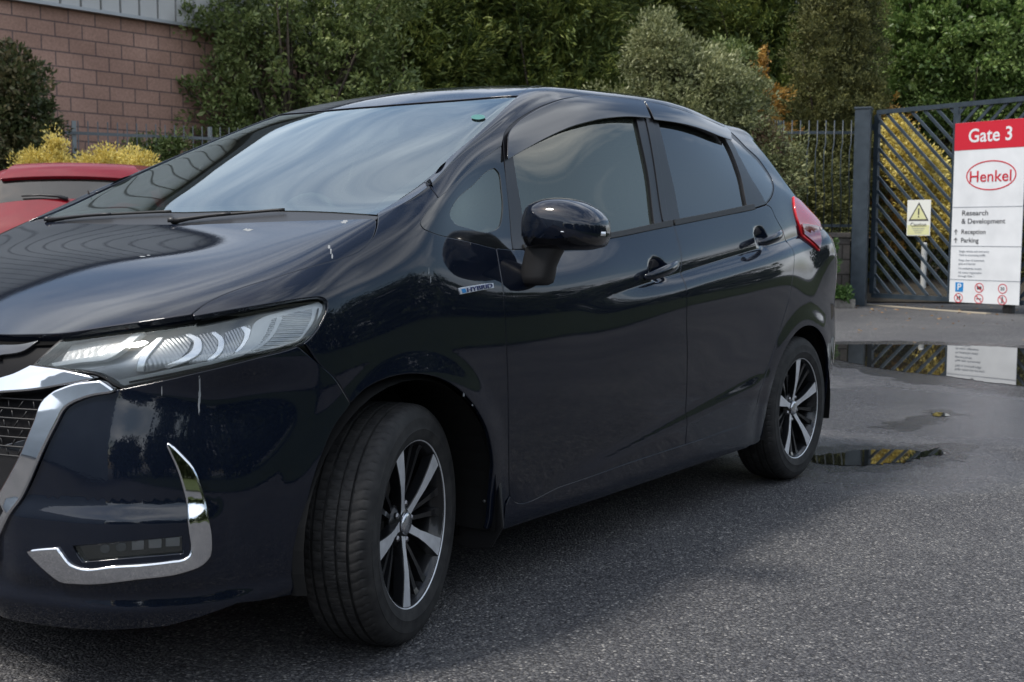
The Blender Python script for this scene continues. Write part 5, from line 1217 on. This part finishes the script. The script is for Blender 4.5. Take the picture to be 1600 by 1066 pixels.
text_mesh('parking_letter', 'P', .125, WHITE, sign, xsg(860), zsg(868)+.012, -.0095, .02)
for i, (u, v) in enumerate(((955, 852), (1053, 852), (867, 899), (955, 899), (1053, 899))):
    cx, cz = xsg(u), zsg(v)
    ring_mesh('prohibition_ring', cx, cz, .066, .066, .010, RED, sign, -.008)
    if i != 1: rect('slash', cx-.055, cx+.055, cz-.005, cz+.005, RED, sign, -.0095, .002, rot=R(45))
    if i == 1: text_mesh('speed_number', '20', .062, DARKT, sign, cx-.034, cz-.021, -.008, .004)
    elif i == 0: rect('camera_symbol', cx-.034, cx+.034, cz-.022, cz+.018, DARKT, sign, -.0075, .002)
    elif i == 2: rect('phone_symbol', cx+.004, cx+.028, cz-.03, cz+.03, DARKT, sign, -.0075, .002); ring_mesh('head_symbol', cx-.018, cz+.02, .012, .012, 0, DARKT, sign, -.0075, True, 16); rect('body_symbol', cx-.026, cx-.012, cz-.03, cz+.004, DARKT, sign, -.0075, .002)
    elif i == 3: rect('cigarette_symbol', cx-.038, cx+.034, cz-.006, cz+.006, DARKT, sign, -.0075, .002)
    else: ring_mesh('head_symbol', cx, cz+.032, .011, .011, 0, DARKT, sign, -.0075, True, 16); rect('body_symbol', cx-.012, cx+.012, cz-.012, cz+.018, DARKT, sign, -.0075, .002); rect('leg_symbol', cx-.014, cx-.004, cz-.045, cz-.012, DARKT, sign, -.0075, .002, R(12)); rect('leg_symbol', cx+.004, cx+.014, cz-.045, cz-.012, DARKT, sign, -.0075, .002, R(-12))
bm = bmesh.new()
for x, z in ((.05, ztp-.03), (SWd-.05, ztp-.03), (.05, zb+.03), (SWd-.05, zb+.03), (SWd/2, ztp-.03)): add_tube(bm, [(x, -.004, z), (x, -.011, z)], .008, 8)
# caution plate on the left panel
CA = wp(1419.5, 17.07); CB = wp(1456, 16.80); dv = (CB-CA)[:2]; cw = np.linalg.norm(dv); CA[:2] += nrm_*.045
bm.free()
cs_ = empty('caution_sign', (CA[0], CA[1], 0), math.atan2(dv[1], dv[0])); tag(cs_, 'small white and yellow caution plate with a warning triangle on the gate', 'sign')
cz0, cz1 = zt(366, 16.95), zt(310.5, 16.95)
bm = bmesh.new(); add_box(bm, (cw/2, 0, (cz0+cz1)/2), (cw, .005, cz1-cz0), bev=.001); bm_obj('plate', bm, mat('plate_white', (.66,.67,.62), .4), cs_)
rect('lower_band', .012, cw-.012, cz0+.012, cz0+.15, YELS, cs_, -.0035, .002)
def tri_mesh(name, cx, cz, h, m, y):
    bm = bmesh.new(); w = h*.60; bm.faces.new([bm.verts.new(p) for p in ((cx-w, y, cz-h/2), (cx+w, y, cz-h/2), (cx, y, cz+h/2))]); return bm_obj(name, bm, m, cs_)
tcz = cz1-.165
tri_mesh('triangle_border', cw/2, tcz, .265, DARKT, -.0040); tri_mesh('triangle_field', cw/2, tcz-.006, .205, YELS, -.0060)
rect('exclamation_mark', cw/2-.010, cw/2+.010, tcz-.045, tcz+.045, DARKT, cs_, -.0085, .002); rect('exclamation_dot', cw/2-.010, cw/2+.010, tcz-.085, tcz-.063, DARKT, cs_, -.0085, .002)
text_mesh('caution_text', 'Caution', .078, DARKT, cs_, cw/2, cz0+.13, -.0055, .004, 'CENTER')
for k, s_ in enumerate(('Automatic gates', 'operating at', 'all times')): text_mesh('small_text', s_, .030, RULE, cs_, cw/2, cz0+.095-k*.03, -.0055, 0, 'CENTER')

# ================================================================= small things on the navy car
def sfr(surf, px, py, off=0., box=None):
    ab = surf.px([(px, py)], box or ((2, 18, 0, 16) if surf is S else (0, 10, 0, 12))); P = surf.ev(ab[:, 0], ab[:, 1])[0]; n = surf.nrm(ab[:, 0], ab[:, 1])[0]; return P+n*off, n
def on(surf, pts, off, box=None):
    return [sfr(surf, x, y, off, box)[0] for x, y in pts]
# wipers
GB_ = (3, 10, 9, 19)
def ws_pt(x, y, off):   # nearest point of the screen below/above plan position
    ab = S.xy([(x, y)], (0, 12, 8, 20)); P = S.ev(ab[:, 0], ab[:, 1])[0]; n = S.nrm(ab[:, 0], ab[:, 1])[0]; return P+n*off
for lab, root, tip in (('a', (-.05, .60), (-.03, .05)), ('b', (-.085, -.04), (-.018, -.40))):
    bm = bmesh.new(); r0, r1 = np.array(root), np.array(tip)
    P_ = [ws_pt(*(r0+(r1-r0)*t), .004+.006*math.sin(math.pi*t)) for t in np.linspace(0, .55, 8)]
    add_tube(bm, P_, [.009, .008, .006, .006, .005, .005, .005, .004], 6); w_ = bm_obj('wiper', bm, BLACK, car, smooth=True)
    bm = bmesh.new(); P_ = [ws_pt(*(r0+(r1-r0)*t+np.array([.012, 0])), .004) for t in np.linspace(.05, 1., 14)]; add_tube(bm, P_, .004, 6); bm_obj('wiper_blade', bm, RUBBERT, w_, smooth=True)
    bm = bmesh.new(); q = ws_pt(root[0], root[1], 0); add_tube(bm, [q, q+np.array([0, 0, .010]), q+np.array([0, 0, .015])], [.014, .014, .007], 12); bm_obj('wiper_pivot', bm, BLACK, w_, smooth=True)
# badge
bp0 = on(S, [(716,459.5)], .0, SIDE)[0]; bp1 = on(S, [(769,449)], .0, SIDE)[0]
bl_ = [X([(716,451),(742,446.5),(769,443)], SIDE), X([(769,443),(770,450)], SIDE), X([(770,450),(742,455),(718,460)], SIDE), X([(718,460),(716,451)], SIDE)]
bdg = panel('badge', S, bl_, mat('badge_silver', (.55,.57,.60), .3, .35), car, off=.004, gap=0, rnd=.0012, depth=.004, step=.01)
bq = [X([(719,452.5),(725,451.3)], SIDE), X([(725,451.3),(727,457.3)], SIDE), X([(727,457.3),(721,458.3)], SIDE), X([(721,458.3),(719,452.5)], SIDE)]
for pr, o in zip(bdg, panel('blue_field', S, bq, mat('badge_blue', (.03,.22,.50), .2), car, off=.0047, gap=0, rnd=.0004, depth=.001, step=.01)): o.parent = pr
Pb, nb_ = sfr(S, 727.5, 457.2, .0050, SIDE); Pe, _ = sfr(S, 769, 449.5, .0050, SIDE); tx = (Pe-Pb)/np.linalg.norm(Pe-Pb); nz_ = nb_; tzv = np.cross(tx, -nz_); tzv = tzv if tzv[2] > 0 else -tzv
t = text_mesh('badge_text', 'HYBRID', .0165, mat('badge_text', (.02,.03,.12), .3), bdg[0], 0, 0, 0, 0, sx_=1.35)
Lt = max(v.co.x for v in t.data.vertices); sc_ = np.linalg.norm(Pe-Pb)*.96/Lt
M = Matrix(((tx[0]*sc_, -nz_[0], tzv[0], Pb[0]), (tx[1]*sc_, -nz_[1], tzv[1], Pb[1]), (tx[2]*sc_, -nz_[2], tzv[2], Pb[2]), (0, 0, 0, 1)))
t.data.transform(M); t.location = (0, 0, 0)
# inspection sticker on the screen
cx, cy = 747, 183
st = [S.px([(cx+11*math.cos(a), cy+3.8*math.sin(a)) for a in np.linspace(0, 2*math.pi, 15)], (6, 12, 9, 14))]
panel('screen_sticker', S, st, mat('teal_sticker', (.035,.15,.125), .4), WS, off=.0005, gap=0, rnd=.0004, depth=.0006, mirror=False, step=.01)
# droppings and streaks
DROP = mat('dried_splash', (.22,.23,.235), .8)
def splat(surf, pts, box=None, r=3.0):
    rr_ = np.random.default_rng(int(sum(pts[0]))); 
    for (x, y, w_, h_) in pts:
        lp = [(x+w_*math.cos(a)*rr_.uniform(.35, 1.3), y+h_*math.sin(a)*rr_.uniform(.5, 1.3)) for a in np.linspace(0, 2*math.pi, 20)[:-1]]; lp.append(lp[0])
        o = panel('dried_splash', surf, [surf.px(lp, box or (2, 18, 0, 14))], DROP, car, off=.0004, gap=0, rnd=.0003, depth=.0006, mirror=False, step=.006, bstep=.004)
splat(S, [(388,359.5,7,1.6), (384,358.5,3,1.4), (538,347,5,2.2), (541,345.5,2,2), (514,386,1.6,3), (517,392,1.0,4), (519,401,1.2,4), (670,425,.8,6), (673,437,.7,6), (725,617,1.6,3), (738,633,1.6,1.2), (222,401,5,.8), (232,399,3,.6)], (1, 14, 2, 14))
splat(FS, [(312,612,1.6,22), (311,632,1.2,14), (253,612,.8,9)], (0, 10, 0, 12))
# ---- interior
SEATM = mat('seat_fabric', (.030,.030,.032), .9, 0, .2); DASH = mat('dash_plastic', (.022,.022,.023), .7)
bm = bmesh.new(); add_box(bm, (.62, 0, .90), (.62, 1.36, .28), bev=.06); bm_obj('dashboard', bm, DASH, car, smooth=True, auto=R(40))
def seat(x, y, w, back=1.0, hr=True):
    bm = bmesh.new(); add_box(bm, (x, y, .56), (.50, w, .16), bev=.05); add_box(bm, (x+.30, y, .84), (.14, w, .56), Matrix.Rotation(0, 3, 'Y'), bev=.05)
    for v in bm.verts:
        if v.co.z > .66: v.co.x += (v.co.z-.66)*.35
    s_ = bm_obj('seat', bm, SEATM, car, smooth=True, auto=R(40))
    bm = bmesh.new(); add_box(bm, (x+.49, y, 1.22), (.10, .26, .17), bev=.04); add_tube(bm, [(x+.46, y-.05, 1.08), (x+.48, y-.05, 1.18)], .006, 6); bm_obj('headrest', bm, SEATM, s_, smooth=True, auto=R(40))
for y in (-.36, .36): seat(1.15, y, .50); seat(2.0, y, .56)
bm = bmesh.new(); ring = [Vector((.80+.05*math.sin(a), .36+.18*math.cos(a), 1.00+.17*math.sin(a))) for a in np.linspace(0, 2*math.pi, 25)]
add_tube(bm, ring, .014, 8, cap=False); add_tube(bm, [(.80, .20, 1.0), (.78, .36, .99), (.80, .52, 1.0)], .018, 6); add_tube(bm, [(.78, .36, .99), (.60, .36, .93)], .03, 8); bm_obj('steering_wheel', bm, DASH, car, smooth=True)
bm = bmesh.new(); add_box(bm, (.80, 0, 1.375), (.03, .22, .06), bev=.01); bm_obj('rear_view_mirror', bm, DASH, car)
bm = bmesh.new(); add_box(bm, (1.6, 0, .42), (2.4, 1.5, .03)); bm_obj('cabin_floor', bm, SEATM, car)

# ================================================================= red car behind
RPAINT = paint('red_paint', (.17, .004, .010), .0)
net2 = []
for x, rows in SEC:
    lft = [(x, -y*1.02, z*1.005) for y, z in rows]; net2.append(lft+[(x, -p[1], p[2]) for p in lft[-2::-1]])
S2 = Surf(net2, None, .22, .13); S2.sgn = S.sgn
rc = wp(98, 9.2); rca = YAW+.14
# the rear (local +x 3.2) points back at the camera
ra = rca+math.pi; ro = rc[:2]-np.array([math.cos(ra), math.sin(ra)])*3.0
red = empty('hatchback_car', (ro[0], ro[1], 0), ra); red.scale = (1.0, 1.0, 1.035); tag(red, 'red hatchback parked behind, only its tailgate window and roof showing at left', 'car')
tg2 = [np.array([(13.1, 14), (13.1, 12.5), (13.15, 11.2)]), np.array([(13.15, 11.2), (13.9, 9.9), (14.4, 9.0), (14.9, 8.2), (15.4, 7.4)]), np.array([(15.4, 7.4), (16, 7.0), (17, 6.4), (17.6, 6.6), (17.6, 14)])]
tw2 = [np.array([(13.30, 14), (13.28, 12.5), (13.33, 11.2)]), np.array([(13.33, 11.2), (13.6, 10.2), (13.8, 9.6), (14.0, 9.5), (14.1, 9.9), (14.17, 11.5), (14.18, 14)])]
allb = [np.array([(2.0, 14), (2.3, 9), (3.0, 7.0), (3.2, 5)]), np.array([(3.4, 5), (3.6, 4.4), (5.2, 4.6), (5.9, 3.0), (6, 1)]), np.array([(6.2, 1), (10, 1), (12.4, 1)]), np.array([(12.0, 1.5), (12.2, 3.6), (13, 4.6), (13.9, 3.6), (14.1, 1)]), np.array([(14.1, 1), (15, 1), (17.5, 1), (17.9, 14)])]
side_win = [np.array([(6.2, 7.3), (9, 7.2), (12.4, 7.4)]), np.array([(12.4, 7.4), (12.9, 8.0), (12.2, 9.2)]), np.array([(12.2, 9.2), (10, 9.5), (8.2, 9.4), (6.2, 7.3)])]
sw_r = [np.array([(a, 28-b) for a, b in sg[::-1]]) for sg in side_win[::-1]]
wsr = msym([np.array([(5.0, 14), (5.0, 11.4)]), np.array([(5.0, 11.4), (7.9, 11.4)]), np.array([(7.9, 11.4), (8.2, 12.5), (8.3, 14)])], 28)
tl2 = [np.array([(13.95, 8.4), (14.35, 9.0), (14.8, 8.6), (15.4, 7.5)]), np.array([(15.4, 7.5), (15.6, 6.0), (15.2, 5.6)]), np.array([(15.2, 5.6), (14.4, 6.6), (13.95, 8.4)])]
panel('body', S2, msym(allb, 28), RPAINT, red, holes=[msym(tg2, 28), side_win, sw_r, wsr], mirror=False, step=.04)
tgr = panel('tailgate', S2, msym(tg2, 28), RPAINT, red, holes=[msym(tw2, 28)], mirror=False, step=.025)
panel('rear_window', S2, msym(tw2, 28), GLASS_R, tgr, mirror=False, step=.03, off=-.002)
for o in (panel('side_window', S2, side_win, GLASS_R, red, step=.05, off=-.004)): pass
panel('windscreen', S2, wsr, GLASS_WS, red, mirror=False, step=.05, off=-.004)
panel('tail_lamp', S2, tl2, REDL, red, off=.012, gap=0, rnd=.006)
panel('spoiler', S2, msym([np.array([(12.7, 14), (12.7, 11.6)]), np.array([(12.7, 11.6), (13.42, 11.2)]), np.array([(13.42, 11.2), (13.45, 12.5), (13.46, 14)])], 28), RPAINT, tgr, mirror=False, off=.03, depth=.03, rnd=.008, step=.03)
bm = bmesh.new()
def s2p(a, b, off):
    P = S2.ev([a], [b])[0]; n = S2.nrm([a], [b])[0]; return P+n*off
add_tube(bm, [s2p(14.24, 14, .012), s2p(14.16, 13.6, .022), s2p(14.10, 12.9, .02), s2p(14.08, 12.2, .015)], [.016, .012, .008, .006], 8); bm_obj('rear_wiper', bm, BLACK, tgr, smooth=True)
bm = bmesh.new(); add_box(bm, (1.3, 0, .5), (3.4, 1.3, .5)); bm_obj('underbody', bm, INNER, red)
bm = bmesh.new(); add_box(bm, (2.15, 0, .95), (.14, 1.2, .55), bev=.05); bm_obj('seat', bm, SEATM, red)
src = [o for o in car.children if o.name.startswith('wheel') and o.type == 'MESH' and o.children and not o.name.startswith('wheel_')]
for o in src:
    c = copy_tree(o, red); c.rotation_euler = (0, 0, 0)

# ================================================================= what the bodywork mirrors, standing behind the camera
G_FAR = leafmat('leaf_far', (.020,.034,.012), (.040,.060,.020), (.07,.09,.03), .7, .1)
for k, (x, y, r_, h_) in enumerate([(-16,-12,3.2,5.2),(-11,-15,3.2,4.6),(-5,-16.5,3.6,5.6),(1.5,-17,3.2,4.8),(8,-17.5,3.6,5.4),(15,-18,3.6,6.0),(22,-17,3.6,5.5),(29,-15,3.6,5.5),(-19,-6,3,4.2)]):
    plant('broadleaf_tree', 'dark tree across the yard mirrored in the navy car, number %s from the shed end' % ('one two three four five six seven eight nine'.split()[k]), 'tree', (x, y, 0), [((0,0,h_*.55),(r_,r_,h_*.45)), ((0,0,h_*.25),(r_*1.05,r_,h_*.25))], G_FAR, 170, 34, .30, .6, seed=60+k, spread=.8, trunk=.16, group='trees across the yard', limbs=6, core=3, coresz=2.5)
bm = bmesh.new(); corrug(bm, 20, 0, 5.2, 0, .3, .05); add_box(bm, (10, -4.2, 2.6), (20, 8, 5.2)); b3 = bm_obj('shed', bm, CLAD2); b3.location = (-24, 0, 0); b3.rotation_euler = (0, 0, R(75)); tag(b3, 'pale clad shed across the yard, seen only mirrored in the bumper', 'building')
VERGE = mat('verge_grass', (.03,.045,.014), .95, 0, .1); _n = N(VERGE, 'ShaderNodeTexNoise', Scale=14., Detail=8.); LK(VERGE, coords(VERGE), _n.inputs['Vector']); LK(VERGE, ramp(VERGE, _n.outputs['Fac'], [(.3,(.014,.020,.007)),(.55,(.035,.048,.014)),(.75,(.075,.080,.028))]), bsdf(VERGE).inputs['Base Color']); LK(VERGE, bump(VERGE, _n.outputs['Fac'], 1., .05), bsdf(VERGE).inputs['Normal'])
sheet('grass_verge', [(-30,-40,.03),(60,-40,.03),(60,-5.6,.03),(4,-4.6,.03),(-6,-5.2,.03),(-30,-7,.03)], VERGE, 'grass verge behind the camera', 'ground')
# scattered grit and fallen leaves on the yard
rg = np.random.default_rng(77); nL = 420
cx_ = rg.uniform(1330, 1700, nL); dd = rg.uniform(9.5, 18, nL); P = np.array([wp(a, b, .006) for a, b in zip(cx_, dd)]); far = rg.uniform(size=nL) < ((dd-9)/9)**2; P = P[far]
th = rg.uniform(0, 6.28, len(P)); Dn = np.stack([np.cos(th), np.sin(th), rg.uniform(-.1, .2, len(P))], 1); RNG = rg
V, Fc = leaf_quads(P, Dn, rg.uniform(.02, .06, len(P)), .6, .15); V[:, 2] = np.maximum(V[:, 2], .0045)
tag(mesh_obj('leaf_litter', V, Fc, leafmat('dry_leaf', (.10,.05,.02), (.22,.12,.05), (.35,.24,.12), .8, .1)), 'fallen dry leaves and grit', 'leaves', kind='stuff')
